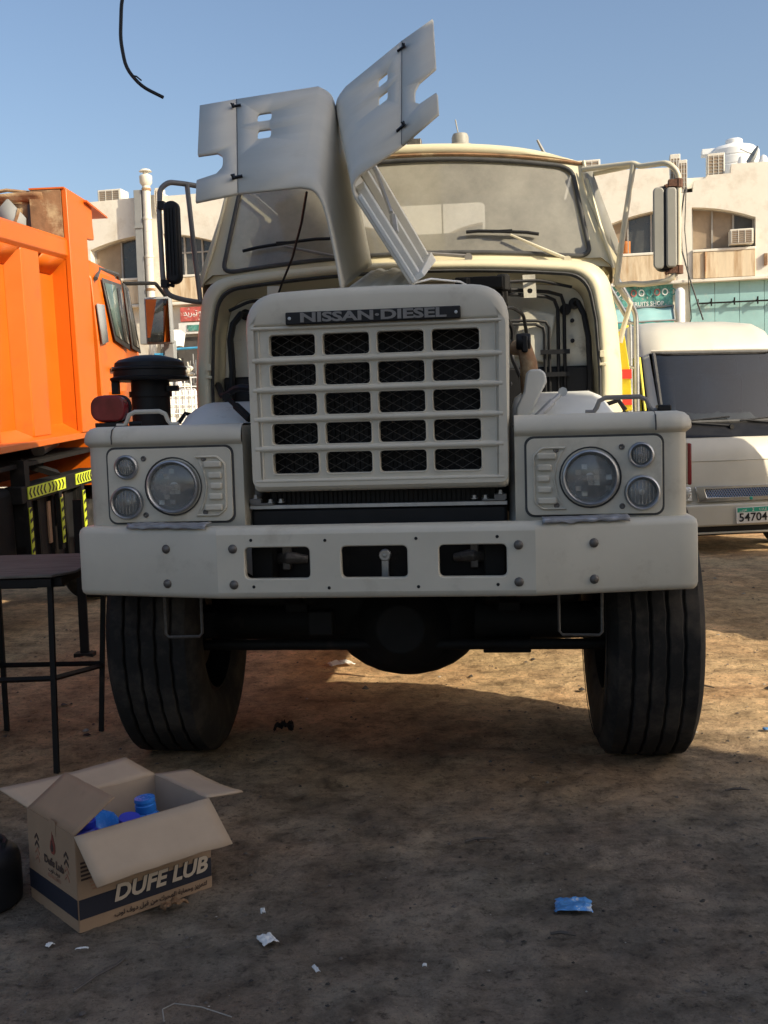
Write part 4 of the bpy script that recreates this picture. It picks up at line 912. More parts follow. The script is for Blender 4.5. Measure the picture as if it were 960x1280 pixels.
# ------------------------------------------------------------------ shop buildings behind the yard
FYAW = radians(11.8); FO = (0, 22.6, 0)
def half_arch(xc, hw, sill, spring, crown, x0, x1, n=10):
    """polygon of the arched opening between x0 and x1"""
    R = ((crown - spring) ** 2 + hw ** 2) / (2 * (crown - spring))
    top = [(x1 + (x0 - x1) * i / n) for i in range(n + 1)]
    return [(x0, sill), (x1, sill)] + [(x, crown - R + sqrt(R * R - (x - xc) ** 2)) for x in top]
def building(name, label, x0, x1, outline, slab, bays, ground_holes=()):
    B = thing(name, label, 'building', FO, (0, 0, -FYAW))
    holes = []; parts = []
    for bi, (xc, hw, sill, spring, crown, g0, g1, fills) in enumerate(bays):
        for (a, c, fl) in ((xc - hw, g0, fills[0]), (g1, xc + hw, fills[1])):
            h = half_arch(xc, hw, sill, spring, crown, a, c); holes.append(h); parts.append((h, a, c, sill, crown, fl))
    w = MB(); w.plate(outline, holes, lambda a, b, d: (a, d, b), depth=.24); W = w.build('upper_wall', 'plaster', B, smooth=0)
    r = MB(); r.box(((x0 + x1) / 2, 4.3, slab + 1.9), (x1 - x0, 8.0, .2)); r.build('roof', 'plaster', B)
    s = MB(); s.box(((x0 + x1) / 2, 4.12, slab / 2 + .02), (x1 - x0 - .02, 7.9, slab - .05)); s.build('ground_floor_wall', 'plaster', B)
    sl = MB(); sl.box(((x0 + x1) / 2, .12, slab - .03), (x1 - x0, .34, .06)); sl.build('slab_edge', 'plaster', B, bevel=.01)
    bk = MB(); bk.box(((x0 + x1) / 2, 1.6, slab + 1.0), (x1 - x0 - .1, .05, 1.7)); bk.build('inner_wall', 'interior', B)
    for (h, a, c, sill, crown, fl) in parts:
        # each half window: surround frame, then boards or panes side by side
        f = MB(); f.plate(h, [[(a + (p[0] - a) * .94 + (c - a) * .03, sill + (p[1] - sill) * .93 + .03) for p in h]], lambda x, z, d: (x, .20 + d, z), depth=.03); F = f.build('window', 'frame', B, smooth=0)
        n = len(fl); 
        for i, m in enumerate(fl):
            xa, xb = a + (c - a) * i / n, a + (c - a) * (i + 1) / n
            R_ = [p for p in h[2:]]
            def ztop(x):
                q = sorted(R_); 
                for k in range(len(q) - 1):
                    if q[k][0] <= x <= q[k + 1][0]: return q[k][1] + (q[k + 1][1] - q[k][1]) * (x - q[k][0]) / max(1e-6, q[k + 1][0] - q[k][0])
                return q[0][1] if x < q[0][0] else q[-1][1]
            xs = [xa + .015 + (xb - xa - .03) * k / 4 for k in range(5)]
            p = MB(); p.prism([(xs[0], sill + .01), (xs[-1], sill + .01)] + [(x, ztop(x) - .02) for x in xs[::-1]], .222 + .004 * i, .236 + .004 * i)
            p.build('pane' if 'glass' in m else 'board', m, F, smooth=0)
            if i:
                q = MB(); q.box((xa, .205, (sill + ztop(xa)) / 2), (.035, .04, ztop(xa) - sill)); q.build('mullion', 'frame', F)
        if all('glass' in z_ for z_ in fl):
            q = MB(); q.box(((a + c) / 2, .208, sill + (crown - sill) * .55), (c - a, .035, .03)); q.build('transom', 'frame', F)
        sp = MB(); sp.box(((a + c) / 2, -.012, (sill - .06 + slab) / 2 + .005), (c - a - .02, .045, sill - slab - .07)); P = sp.build('sill_panel', 'stain', B, bevel=.006)
        lg = MB(); lg.box(((a + c) / 2, .09, sill - .03), (c - a - .01, .27, .05)); lg.build('sill_ledge', 'plaster', P, bevel=.008)
    return B
lw = ('brownpanel', 'glass_dark'); lw2 = ('glass_dark', 'glass_dark')
BL = building('shop_building', 'long cream two storey shop building with arched windows, behind the orange lorry', -15, 1.36,
    [(-15, 4.12), (1.36, 4.12), (1.36, 6.34), (-3.55, 6.38), (-3.56, 6.40), (-4.58, 6.40), (-4.6, 6.45), (-5.28, 6.43), (-5.3, 6.41), (-8.2, 6.35), (-15, 6.35)], 4.15,
    [(-8.6, 1.45, 4.74, 5.38, 5.62, -8.8, -8.4, (lw2, lw2)), (-4.91, 1.45, 4.72, 5.37, 5.62, -5.08, -4.66, (('brownpanel', 'glass_dark'), ('glass_dark', 'glass_dark', 'glass_dark'))), (-1.27, 1.45, 4.70, 5.36, 5.6, -1.45, -1.05, (lw2, lw2))])
BR = building('shop_building', 'cream two storey shop building with rust stained arched balcony, behind the white van', 1.4, 16,
    [(1.4, 4.02), (16, 4.02), (16, 6.16), (7.0, 6.20), (6.98, 6.03), (6.55, 6.02), (6.5, 5.95), (6.30, 5.93), (6.28, 5.72), (5.86, 5.72), (5.84, 6.22), (4.9, 6.24), (1.4, 6.28)], 4.05,
    [(2.38, .96, 4.62, 5.2, 5.42, 2.2, 2.6, (lw2, lw2)), (6.02, 1.42, 4.62, 5.17, 5.44, 5.95, 6.26, (('brownpanel', 'glass_dark', 'glass_dark'), ('brownpanel', 'brownpanel', 'glass_dark'))), (9.66, 1.42, 4.62, 5.17, 5.44, 9.5, 9.86, (lw2, lw2))])
def FW(x, y, z):
    c, s = cos(FYAW), sin(FYAW); return (FO[0] + x * c + y * s, FO[1] - x * s + y * c, z)
def fthing(nm, label, cat, x, y, z, group=None): return thing(nm, label, cat, FW(x, y, z), (0, 0, -FYAW), group)
M['clothorange'] = mat('faded_orange_cloth', (.42, .15, .04), .9, var=.2)
def shop_details():
    # orange cloth behind the left pane of the right hand arch
    k = MB(); k.grid(lambda u, v: (4.68 + .42 * u, .19 + .02 * sin(u * 14), 4.64 + .26 * v + .01 * sin(u * 5)), 12, 4); o = k.build('orange_cloth', M['clothorange'], None, solid=.004); tag(o, 'orange cloth hung across the bottom of an arched window', 'cloth'); o.location = FO; o.rotation_euler = (0, 0, -FYAW)
    # window and rooftop air conditioners
    def ac(label, x, y, z, w, h, d, grp='air conditioners on the shop fronts'):
        A = fthing('air_conditioner', label, 'air conditioner', x, y, z, grp)
        k = MB(); k.box((0, d / 2, h / 2), (w, d, h)); C = k.build('casing', 'ac', A, bevel=.012)
        k = MB(); k.box((0, -.004, h / 2), (w * .86, .012, h * .78)); G = k.build('grille', 'brownpanel', A)
        for i in range(6):
            k = MB(); k.box((0, -.014, h * (.16 + .135 * i)), (w * .86, .01, h * .03)); k.build('grille_slat', 'frame', G)
        for i in range(4):
            k = MB(); k.box((w * (-.43 + .2867 * i), -.014, h / 2), (.012, .012, h * .8)); k.build('grille_bar', 'ac', G)
        return A
    ac('small window air conditioner low in the right corner of the arched window', 7.17, -.12, 4.66, .43, .29, .35)
    ac('split unit standing in the notch of the parapet above the arched window', 6.74, .28, 6.03, .33, .46, .34)
    ac('air conditioner box on the roof edge just behind the cab mirror arm', 4.30, .35, 6.2, .46, .36, .34)
    ac('air conditioner box on the parapet beyond the orange tipper post', -6.0, .3, 6.4, .55, .30, .40)
    ac('pale unit hung in the gap right of the tall mirror', 6.10, .10, 5.75, .17, .62, .30)
    ac('narrow pale unit left of the mirror in the parapet gap', 5.98, .45, 5.72, .20, .85, .30)
    ac('white casing high on the wall beside the tall vent pipe', -4.72, -.06, 6.02, .14, .55, .26)
    # water tank, dish
    Tn = fthing('water_tank', 'round white plastic water tank on the roof behind the dish', 'water tank', 7.22, 1.6, 6.22)
    k = MB(); k.lathe([(.48, 0), (.50, .05), (.50, .22), (.485, .24), (.50, .26), (.50, .40), (.485, .42), (.50, .44), (.49, .56), (.40, .64), (.2, .70), (.17, .71)], (0, 0, 0), 'z', 32); k.build('tank_body', 'whitepl', Tn, smooth=30)
    k = MB(); k.lathe([(.17, .70), (.17, .79), (.15, .81), (0, .82)], (0, 0, 0), 'z', 20); k.build('tank_lid', 'whitepl', Tn)
    k = MB(); k.box((-.42, .2, .62), (.42, .3, .12)); k.build('tank_bracket', 'whitepl', Tn, bevel=.01)
    o = fthing('roof_room', 'white plastered rooftop room behind the water tank', 'rooftop room', 7.6, 3.2, 6.1); k = MB(); k.box((0, .6, .35), (.9, 1.2, .75)); k.build('room_wall', 'white', o); k = MB(); k.box((0, .6, .74), (1.0, 1.3, .06)); k.build('room_roof', 'white', o)
    D = fthing('satellite_dish', 'grey satellite dish tilted up on the right parapet', 'satellite dish', 7.46, .5, 6.15)
    k = MB(); k.lathe([(0, .0), (.12, .012), (.22, .045), (.30, .095)], (0, 0, 0), 'z', 24, cap=False); o = k.build('dish', 'greywall', D, solid=.012); o.location = (.02, 0, .20); o.scale = (.85, .85, .85); o.rotation_euler = (0, radians(-60), radians(10))
    k = MB(); k.tube([(0, 0, .0), (0, 0, .30)], .025, 8); k.tube([(0, 0, .3), (-.25, -.05, .42)], .01, 6); k.build('dish_mast', 'greywall', D)
    for i, (x, z, r) in enumerate(((7.62, 6.17, .10), (7.85, 6.16, .09), (7.22, 6.18, .09))):
        k = MB(); k.lathe([(r, 0), (r, .14), (r * .6, .24), (r * .2, .27), (0, .27)], (0, 0, 0), 'z', 12); o = k.build('roof_vent_cap', 'whitepl', None); o.location = FW(x, .3, z - .05); tag(o, ('white cone vent cap right of the satellite dish', 'white vent cap at the right edge of the parapet', 'low white vent cap under the satellite dish')[i], 'vent cap', 'vent caps on the roof')
    # tall vent pipe with a cowl, plain grey upright box beside it
    P = fthing('vent_pipe', 'tall cream vent pipe with a small rain cowl, fixed to the shop wall', 'pipe', -4.93, -.16, 0)
    k = MB(); k.lathe([(.085, 1.2), (.085, 6.62)], (0, 0, 0), 'z', 18); k.build('pipe', 'ac', P)
    for z in (6.5, 5.9, 5.1, 4.4):
        k = MB(); k.lathe([(.086, z), (.098, z), (.098, z + .05), (.086, z + .05)], (0, 0, 0), 'z', 18); k.build('pipe_collar', 'rust' if z > 6 or z < 5 else 'ac', P)
    k = MB(); k.lathe([(.085, 6.60), (.13, 6.66), (.135, 6.80), (.12, 6.82), (0, 6.80)], (0, 0, 0), 'z', 18); k.lathe([(.06, 6.8), (.06, 6.90)], (0, 0, 0), 'z', 8); k.lathe([(.14, 6.90), (.10, 6.94), (0, 6.97)], (0, 0, 0), 'z', 18); k.build('rain_cowl', 'ac', P)
    o = fthing('stripe', 'grey duct standing left of the tall vent pipe', 'stripe', -5.12, -.10, 0); k = MB(); k.box((0, 0, 4.9), (.17, .22, 3.25)); k.build('stripe_body', 'greywall', o, bevel=.01); k = MB(); k.box((0, -.01, 5.75), (.19, .24, .05)); k.build('stripe_band', 'greywall', o)  # plain grey upright box with one band round it
    # downpipe and electricity cables on the right building
    k = MB(); k.tube([(6.50, -.05, 4.56), (6.50, -.05, 4.06)], .022, 8); o = k.build('downpipe', 'rust', None); tag(o, 'thin maroon downpipe down the stained balcony wall', 'pipe'); o.location = FO; o.rotation_euler = (0, 0, -FYAW)
    k = MB(); k.box((7.62, -.03, 4.36), (.06, .06, .22)); o = k.build('wall_box', 'rust', None); tag(o, 'small rusty meter box on the wall right of the arched window', 'box'); o.location = FO; o.rotation_euler = (0, 0, -FYAW)
    for i, (pts, r) in enumerate(((([(6.12, -.15, 5.75), (6.04, -.15, 5.2), (6.06, -.15, 4.6), (6.2, -.2, 4.05), (6.36, -.3, 3.5), (6.44, -.3, 3.24)]), .016), (([(6.15, -.08, 5.8), (6.12, -.08, 5.0), (6.17, -.08, 4.4), (6.2, -.1, 3.7), (6.24, -.1, 3.3), (6.18, -.1, 3.15)]), .010))):
        k = MB(); k.tube(roundpts(pts), r, 6); o = k.build('electric_cable', 'black', None); tag(o, ('thick black cable slanting down across the teal shopfront', 'thin grey cable hanging straight beside the white column')[i], 'cable'); o.location = FO; o.rotation_euler = (0, 0, -FYAW)
    # teal shopfront, lamp rail, white column
    S = fthing('teal_shopfront', 'pale teal panelled shopfront under the stained balcony', 'shopfront', 0, 0, 0)
    for i in range(7):
        k = MB(); k.box((6.46 + .46 * i, .13, 2.0), (.452, .05, 4.0)); k.build('front_panel', 'teal', S, bevel=.004)
    R_ = fthing('lamp_rail', 'dark rail of hooks fixed across the teal shopfront', 'rail', 0, 0, 0)
    k = MB(); k.box((7.4, .02, 3.585), (2.1, .03, .03)); k.build('rail_bar', 'blackmet', R_)
    for x in (6.37, 6.62, 7.05, 7.48, 7.9):
        k = MB(); k.box((x, .02, 3.60), (.025, .05, .14)); k.box((x, .06, 3.62), (.02, .1, .02)); k.build('rail_hook', 'blackmet', R_)
    C = fthing('column', 'round white column between the fruit shop and the teal shopfront', 'column', 6.03, -.02, 0); k = MB(); k.lathe([(.095, 0), (.095, 3.82), (.085, 3.86), (.05, 3.90), (0, 3.91)], (0, 0, 0), 'z', 20); k.build('shaft', 'whitepl', C); k = MB(); k.box((0, .02, .1), (.28, .28, .2)); k.build('base', 'plaster', C, bevel=.01)
    # fruit shop sign and awning
    F = fthing('fruit_shop_sign', 'green fruit shop sign with white lettering above the awning', 'sign', 0, 0, 0)
    k = MB(); k.box((4.95, .10, 3.79), (1.9, .06, .44)); k.build('sign_board', 'signgreen', F, bevel=.004)
    text('sign_lettering', 'FRUITS SHOP', 'paper', F, frame_m((5.42, .066, 3.63), (1, 0, 0), (0, 0, 1)), .115, .004, .9, .002)
    rnd = random.Random(3)
    for i in range(8):
        k = MB(); x = 4.85 + i * .15; k.tube([(x + .05 * cos(a), .066, 3.85 + .06 * sin(a)) for a in [pi * 2 * j / 10 for j in range(10)]], .012, 5, closed=True); k.build('painted_ring', ('paper', 'tealcloth', 'signred')[i % 3], F)
    Aw = fthing('awning', 'green cloth awning with a scalloped edge over the fruit shop', 'awning', 0, 0, 0)
    k = MB(); k.grid(lambda u, v: (4.1 + 1.8 * u, .08 - .62 * v, 3.56 - .34 * v + .012 * sin(u * 20)), 24, 4); k.build('awning_cloth', 'teal', Aw, solid=.008)
    k = MB(); k.tube([(4.1, .05, 3.565), (5.92, .05, 3.575)], .018, 6); k.tube([(4.1, -.55, 3.225), (5.92, -.55, 3.24)], .022, 6); k.tube([(5.9, .05, 3.57), (5.9, -.55, 3.24)], .016, 6); k.build('awning_bar', 'greywall', Aw)
    k = MB(); k.grid(lambda u, v: (4.1 + 1.78 * u, -.56 + .01 * sin(u * 40), 3.22 - v * (.13 + .035 * abs(sin(u * 9 * pi)))), 90, 2); k.build('valance', 'tealcloth', Aw, solid=.006)
    Dr = fthing('shop_doorway', 'dark glazed shop doorway under the green awning', 'doorway', 0, 0, 0)
    k = MB(); k.box((5.2, .12, 1.5), (1.5, .05, 2.95)); k.build('door_leaf', 'interior', Dr); 
    for x in (4.45, 5.2, 5.93): k = MB(); k.box((x, .08, 1.5), (.06, .06, 3.0)); k.build('door_frame', 'greywall', Dr)
    for i, (x, z, w_, h_) in enumerate(((5.60, 2.93, .15, .19), (5.585, 2.70, .14, .13))):
        k = MB(); k.box((0, 0, 0), (w_, .01, h_)); o = k.build('notice', 'paper', None); o.location = FW(x, .085, z); o.rotation_euler = (0, 0, -FYAW); tag(o, ('upper white paper notice taped to the dark doorway', 'lower white paper notice taped to the dark doorway')[i], 'notice', 'notices on the doorway')
    # goods in front of the left hand shops
    S = fthing('red_shop_sign', 'red shop sign with pale lettering under the slab, left of the cab', 'sign', 0, 0, 0)
    k = MB(); k.box((-3.86, .0, 3.88), (.95, .08, .30)); k.build('sign_board', 'signred', S, bevel=.005); text('sign_lettering', arabic('قطع تبريد'), 'paper', S, frame_m((-3.9, -.045, 3.90), (1, 0, 0), (0, 0, 1)), .17, .004)
    S = fthing('green_shop_sign', 'white and green shop sign strip below the red sign', 'sign', 0, 0, 0)
    k = MB(); k.box((-3.95, -.04, 3.58), (.85, .05, .24)); k.build('sign_board', 'paper', S, bevel=.004); k = MB(); k.box((-3.9, -.07, 3.58), (.55, .015, .13)); k.build('sign_band', 'signgreen', S)
    k = MB(); k.box((-4.1, .06, 2.4), (1.5, .06, 2.0)); o = k.build('shop_opening', 'interior', None); o.location = FO; o.rotation_euler = (0, 0, -FYAW); tag(o, 'dark open shop front hung with metal goods', 'shop front')
    k = MB(); k.grid(lambda u, v: (-4.72 + .52 * u + .05 * v, -.25 - .22 * sin(pi * u) * (1 - .3 * v), 3.15 + .62 * v * (1 - .55 * u) + .04 * sin(u * 9)), 16, 8); o = k.build('white_tarpaulin', 'whitepl', None, solid=.01); o.location = FO; o.rotation_euler = (0, 0, -FYAW); tag(o, 'white sheet bundled under the shop sign left of the cab', 'sheet')
    o = fthing('blue_banner', 'upright blue banner beside the orange tipper mirror', 'banner', -4.66, -.45, 0); k = MB(); k.box((0, 0, 2.72), (.24, .03, .66)); k.build('banner_face', 'bluesign', o); k = MB(); k.tube([(-.13, .02, 0), (-.13, .02, 3.1)], .015, 6); k.build('banner_pole', 'greywall', o)
    k = MB(); k.tube([(-4.5, -.5, 3.11), (-3.5, -.5, 3.13)], .026, 8); o = k.build('blue_pipe', 'bluesign', None); o.location = FO; o.rotation_euler = (0, 0, -FYAW); tag(o, 'light blue pipe laid across the open shop front', 'pipe')
    rnd = random.Random(11)
    R_ = fthing('goods_rack', 'cluttered rack of metal rods and fittings in the open shop', 'rack', -4.1, -.55, 0)
    for i in range(34):
        x = rnd.uniform(-.5, .6); z = rnd.uniform(1.6, 2.6); k = MB(); l = rnd.uniform(.3, .8); k.tube([(x, rnd.uniform(-.2, .1), z), (x + rnd.uniform(-.18, .18), rnd.uniform(-.2, .1), z + l)], rnd.uniform(.008, .02), 5); k.build('metal_rod', rnd.choice(('steel', 'steel', 'ac', 'greywall', 'blackmet')), R_)
    for i in range(26):
        x = rnd.uniform(-.5, .6); k = MB(); k.ball((x, rnd.uniform(-.25, 0), rnd.uniform(1.7, 2.95)), (rnd.uniform(.04, .10), .05, rnd.uniform(.04, .09)), 8, 6); k.build('fitting', rnd.choice(('ac', 'steel', 'rust', 'whitepl', 'interior', 'bay')), R_)
    # white wire cages
    for i, (x, y) in enumerate(((-3.45, 15.2), (-2.95, 15.6))):
        W = thing('wire_cage', ('white wire mesh cage of goods left of the truck cab', 'white wire mesh cage tucked behind the truck cab')[i], 'cage', (x, y, 0), (0, 0, .2), 'white wire cages')
        k = MB(); w_, h_ = .62, 2.15
        for q in range(8):
            k.tube([(-w_ / 2 + w_ * q / 7, -.3, 0), (-w_ / 2 + w_ * q / 7, -.3, h_)], .009, 4); 
        for q in range(18): k.tube([(-w_ / 2, -.3, h_ * q / 17), (w_ / 2, -.3, h_ * q / 17)], .009, 4)
        o = k.build('mesh_front', 'whitepl', W, smooth=0, merge=False)
        k = MB(); k.box((0, .02, 1.0), (.60, .56, 2.0)); k.build('wrapped_goods', 'paper', W, bevel=.04)
        for q in range(9):
            k = MB(); k.box((rnd.uniform(-.2, .2), -.27, .4 + q * .18), (rnd.uniform(.1, .22), .03, rnd.uniform(.08, .15))); k.build('packet', rnd.choice(('greywall', 'ac', 'paper', 'limeyellow')), W)
shop_details()

# ------------------------------------------------------------------ orange tipper lorry on the left
M['glass_tip'] = glassmat('tipper_side_glass', (.22, .42, .38), .05, .6, ((.30, .42, .38), .25, .5), 2, .08)
def tipper():
    D = thing('tipper_lorry', 'orange tipper lorry with ribbed body parked on the left', 'lorry', (-2.33, 8.0, 0), (radians(2.9), 0, -radians(4.2)))
    X = -.02
    k = MB(); k.box((X - .15, -1.95, 2.08), (.06, 4.75, 1.42)); S = k.build('side_wall', 'orange', D)
    k = MB(); k.prism([(X - .16, 2.70), (X - .02, 2.70), (X + .01, 2.73), (X + .01, 2.845), (X - .01, 2.865), (X - .20, 2.865)], -4.32, .42, 'xz'); k.build('top_rail', 'orange', D, bevel=.006)
    k = MB(); k.prism([(X - .16, 1.50), (X + .01, 1.405), (X + .02, 1.40), (X + .02, 1.352), (X - .18, 1.35)], -4.32, .60, 'xz'); k.build('bottom_rail', 'orange', D, bevel=.006)
    r0 = None
    for y in (-.285, -1.14, -1.99, -2.84, -3.69):
        if r0 is None:
            k = MB(); k.loft([[(X - .125, -.215, z), (X - t, -.155, z), (X - t, .155, z), (X - .125, .215, z)] for z, t in ((1.42, .012), (1.50, .012), (2.69, .012), (2.71, .012))], True, True, True)
            r0 = k.build('body_rib', 'orange', D, bevel=.008); r0.location = (0, y, 0)
            e = MB(); e.lathe([(.035, 0), (.035, .02), (.022, .02), (.022, 0)], (X - .118, .33, 1.575), 'x', 12); e.box((X - .11, .33, 1.535), (.02, .09, .07)); e.build('tie_eye', 'orange', r0)
        else: dup(r0, D, (0, y, 0))
    for y in (.14, -.71, -1.56, -2.41, -3.26):
        k = MB(); k.face([(X - .118, y - .21, 2.60), (X - .118, y + .21, 2.60), (X - .012, y + .21, 2.705), (X - .012, y - .21, 2.705)]); k.build('pocket_plate', 'orange', D, solid=.01)
    # other sides of the body
    k = MB(); k.box((-1.25, -1.95, 1.40), (2.2, 4.7, .08)); k.box((-2.33, -1.95, 2.08), (.08, 4.75, 1.42)); k.build('body_floor', 'orange', D)
    k = MB(); k.box((-1.22, .46, 2.27), (2.16, .05, 1.86)); HB = k.build('headboard', 'rust', D)
    k = MB(); k.grid(lambda u, v: (-.17 - 1.9 * u, .42 - .04 * v, 3.14 + .06 * v + .05 * noise.noise(Vector((u * 7, 1, 2))) + .015 * sin(u * 23) + .03 * u), 30, 3); k.build('headboard_lip', 'rust', HB, solid=.015, smooth=20)
    k = MB(); k.face([(-.56, .415, 2.85), (-.34, .425, 2.85), (-.32, .43, 3.02), (-.44, .40, 3.17), (-.54, .41, 3.08)]); k.build('grey_flap', 'greywall', HB, solid=.012)
    k = MB(); k.face([(-.32, .42, 2.75), (-.16, .42, 2.75), (-.16, .42, 3.14), (-.30, .41, 3.12)]); k.build('dark_patch', 'interior', HB, solid=.01)
    k = MB(); k.tube([(-.16, .42, 3.19), (-.45, .41, 3.23), (-.8, .42, 3.19), (-1.4, .41, 3.2)], .014, 6); k.build('top_hem', 'rust', HB)
    k = MB(); k.box((-.42, .41, 2.93), (.02, .03, .34), Matrix.Rotation(.35, 3, 'Y')); k.build('headboard_rib', 'rust', HB)
    # corner post with its torn canopy bracket
    prof = [(.40, 1.40), (.80, 1.40), (.80, 2.90), (.955, 2.905), (.965, 2.93), (.95, 3.02), (.95, 3.17), (.84, 3.20), (.40, 3.225)]
    k = MB(); k.prism(prof, X - .012, X + .03, 'yz'); P = k.build('corner_post', 'orange', D, bevel=.006)
    k = MB(); k.box((X - .135, .405, 3.035), (.24, .02, .36)); k.build('post_inner_face', 'rust', P); k = MB(); k.box((X - .135, .408, 2.12), (.24, .02, 1.46)); k.build('post_lower_face', 'orange', P)
    k = MB(); k.box((X - .12, .61, 3.215), (.27, .44, .012), Matrix.Rotation(-.06, 3, 'X')); k.build('post_cap', 'orange', P)
    k = MB(); k.prism([(.76, 3.175), (1.25, 3.115), (1.25, 3.127), (.76, 3.19)], X - .22, X + .06, 'yz'); k.build('canopy_stub', 'orange', P)
    k = MB(); k.box((X - .10, .80, 2.3), (.18, .03, 1.8)); k.build('post_outer_face', 'orange', P)
    # cab beyond the body
    CX = .03
    def sec(y, zt, x): return [(x, y, .95), (x, y, 1.5), (x - .005, y, 2.1), (x - .03, y, zt - .10), (x - .07, y, zt - .03), (x - .16, y, zt), (-2.15, y, zt), (-2.28, y, 2.1), (-2.28, y, .95)]
    k = MB(); k.loft([sec(.86, 2.70, CX), sec(1.0, 2.78, CX), sec(1.5, 2.74, CX), sec(1.72, 2.66, CX - .02), sec(1.95, 2.05, CX - .03), sec(2.05, 1.6, CX - .04), sec(2.07, .9, CX - .04)], False, True, True)
    C = k.build('cab', 'orange', D, bevel=.01, smooth=30)
    def cs(y, z): return (CX + .006 - max(0, z - 1.5) * .01 - max(0, z - 2.1) * .045, y, z)
    def panel(nm, pts, m, off=0.): 
        k = MB(); k.face([(cs(y, z)[0] + off, y, z) for y, z in pts]); return k.build(nm, m, C, solid=.012, solidoff=1)
    d = panel('door', [(1.02, 1.25), (1.80, 1.25), (1.86, 2.05), (1.60, 2.64), (1.04, 2.66)], 'orange', .004)
    def dpart(nm, pts, m, off):
        k = MB(); k.face([(cs(y, z)[0] + off, y, z) for y, z in pts]); o = k.build(nm, m, d, solid=.006, solidoff=1)
    dpart('window_seal', [(1.05, 2.62), (1.21, 2.12), (1.60, 2.04), (1.60, 2.20), (1.55, 2.60)], 'seal', .018)
    dpart('window_glass', [(1.085, 2.58), (1.23, 2.16), (1.40, 2.12), (1.36, 2.58)], 'glass_tip', .027)
    dpart('quarter_light', [(1.40, 2.56), (1.44, 2.12), (1.57, 2.09), (1.53, 2.56)], 'glass_dark', .027)
    panel('front_quarter_seal', [(1.63, 2.62), (1.68, 2.06), (1.92, 2.02), (1.76, 2.58)], 'seal', .010)
    panel('front_quarter_glass', [(1.66, 2.58), (1.71, 2.09), (1.87, 2.06), (1.74, 2.54)], 'glass_dark', .020)
    dpart('door_handle', [(1.08, 1.86), (1.20, 1.86), (1.20, 1.90), (1.08, 1.90)], 'black', .02)
    panel('rear_quarter_window', [(.64 + .22, 2.40), (.84 + .19, 2.40), (.84 + .19, 2.10), (.66 + .22, 2.08)], 'greywall', .012)
    k = MB(); k.tube([(cs(.9, 2.58)[0] + .02, .9, 2.60), (cs(1.2, 2.6)[0] - .03, 1.15, 2.70), (cs(1.6, 2.6)[0] - .02, 1.6, 2.69), (CX - .06, 1.78, 2.52)], .018, 6); k.build('roof_gutter', 'seal', C)
    k = MB(); k.face([(CX - .08, 1.73, 2.62), (CX - .05, 1.94, 2.08), (-2.15, 1.94, 2.08), (-2.1, 1.73, 2.62)]); k.build('windscreen', 'glass_dark', C, solid=.01, solidoff=1)
    k = MB(); k.tube(roundpts([(CX - .03, 1.70, 2.62), (CX + .06, 1.95, 2.64), (CX + .10, 2.25, 2.66), (CX + .12, 2.50, 2.56), (CX + .12, 2.56, 2.40), (CX + .12, 2.56, 1.80)]), .017, 8); A = k.build('mirror_arm', 'blackmet', C)
    k = MB(); k.box((CX + .06, 2.45, 2.33), (.26, .07, .44), Matrix.Rotation(.0, 3, 'Z')); Mh = k.build('mirror_housing', 'greywall', A, bevel=.02)
    k = MB(); k.box((CX + .06, 2.408, 2.33), (.22, .01, .40), Matrix.Rotation(radians(-1), 3, 'Z')); k.build('mirror_glass', 'mirror', Mh)
    k = MB(); k.box((CX + .12, 2.56, 2.05), (.10, .10, .20)); k.build('mirror_block', 'greywall', A, bevel=.01)
    # chassis, side boxes, hazard strips
    k = MB(); k.box((-.55, -1.0, 1.18), (.10, 7.0, .22)); k.box((-1.75, -1.0, 1.18), (.10, 7.0, .22)); k.box((-.30, -.9, 1.245), (.5, 3.6, .03)); k.build('chassis_rail', 'blackmet', D)
    k = MB(); k.tube([(-.20, .02, 1.30), (-.30, .6, 1.33)], .05, 10); k.build('air_pipe', 'steel', D)
    k = MB(); k.box((-.35, -1.3, .80), (.55, 1.1, .62)); k.build('fuel_tank', 'blackmet', D, bevel=.05, seg=3)
    k = MB(); k.box((-.28, -.03, .68), (.44, .98, .62)); Bx = k.build('battery_box', 'black', D, bevel=.012)
    for y in (-.46, -.20, .06, .30):
        q = MB(); q.box((-.048, y, .68), (.03, .03, .62)); q.build('box_rib', 'blackmet', Bx)
    Br = MB(); Br.box((-.06, -.10, 1.055), (.12, 1.42, .115)); G = Br.build('guard_bar', 'blackmet', D, bevel=.006)
    k = MB(); k.prism([(-.74, .70), (-.66, .70), (-.66, 1.28), (-.74, 1.28)], -.10, .0, 'yz'); k.tube([(-.15, -.45, 1.25), (-.08, .05, 1.12)], .03, 4); k.build('guard_bracket', 'blackmet', G)
    for y0, y1 in ((-.715, -.02), (.20, .60)):
        q = MB(); q.box((.003, (y0 + y1) / 2, 1.06), (.006, y1 - y0, .082)); H = q.build('hazard_strip', 'limeyellow', G)
        n = int((y1 - y0) / .066)
        for i in range(n):
            y = y0 + .04 + i * (y1 - y0 - .06) / n; dr = -1 if (y < (y0 + y1) / 2 or y0 > 0) else 1; w_ = .022
            q = MB(); q.prism([(y, 1.06 - .033), (y + w_, 1.06 - .033), (y + w_ + dr * .026, 1.06), (y + w_, 1.06 + .033), (y, 1.06 + .033), (y + dr * .026, 1.06)], .0065, .008, 'yz'); q.build('chevron', 'black', H, smooth=0)
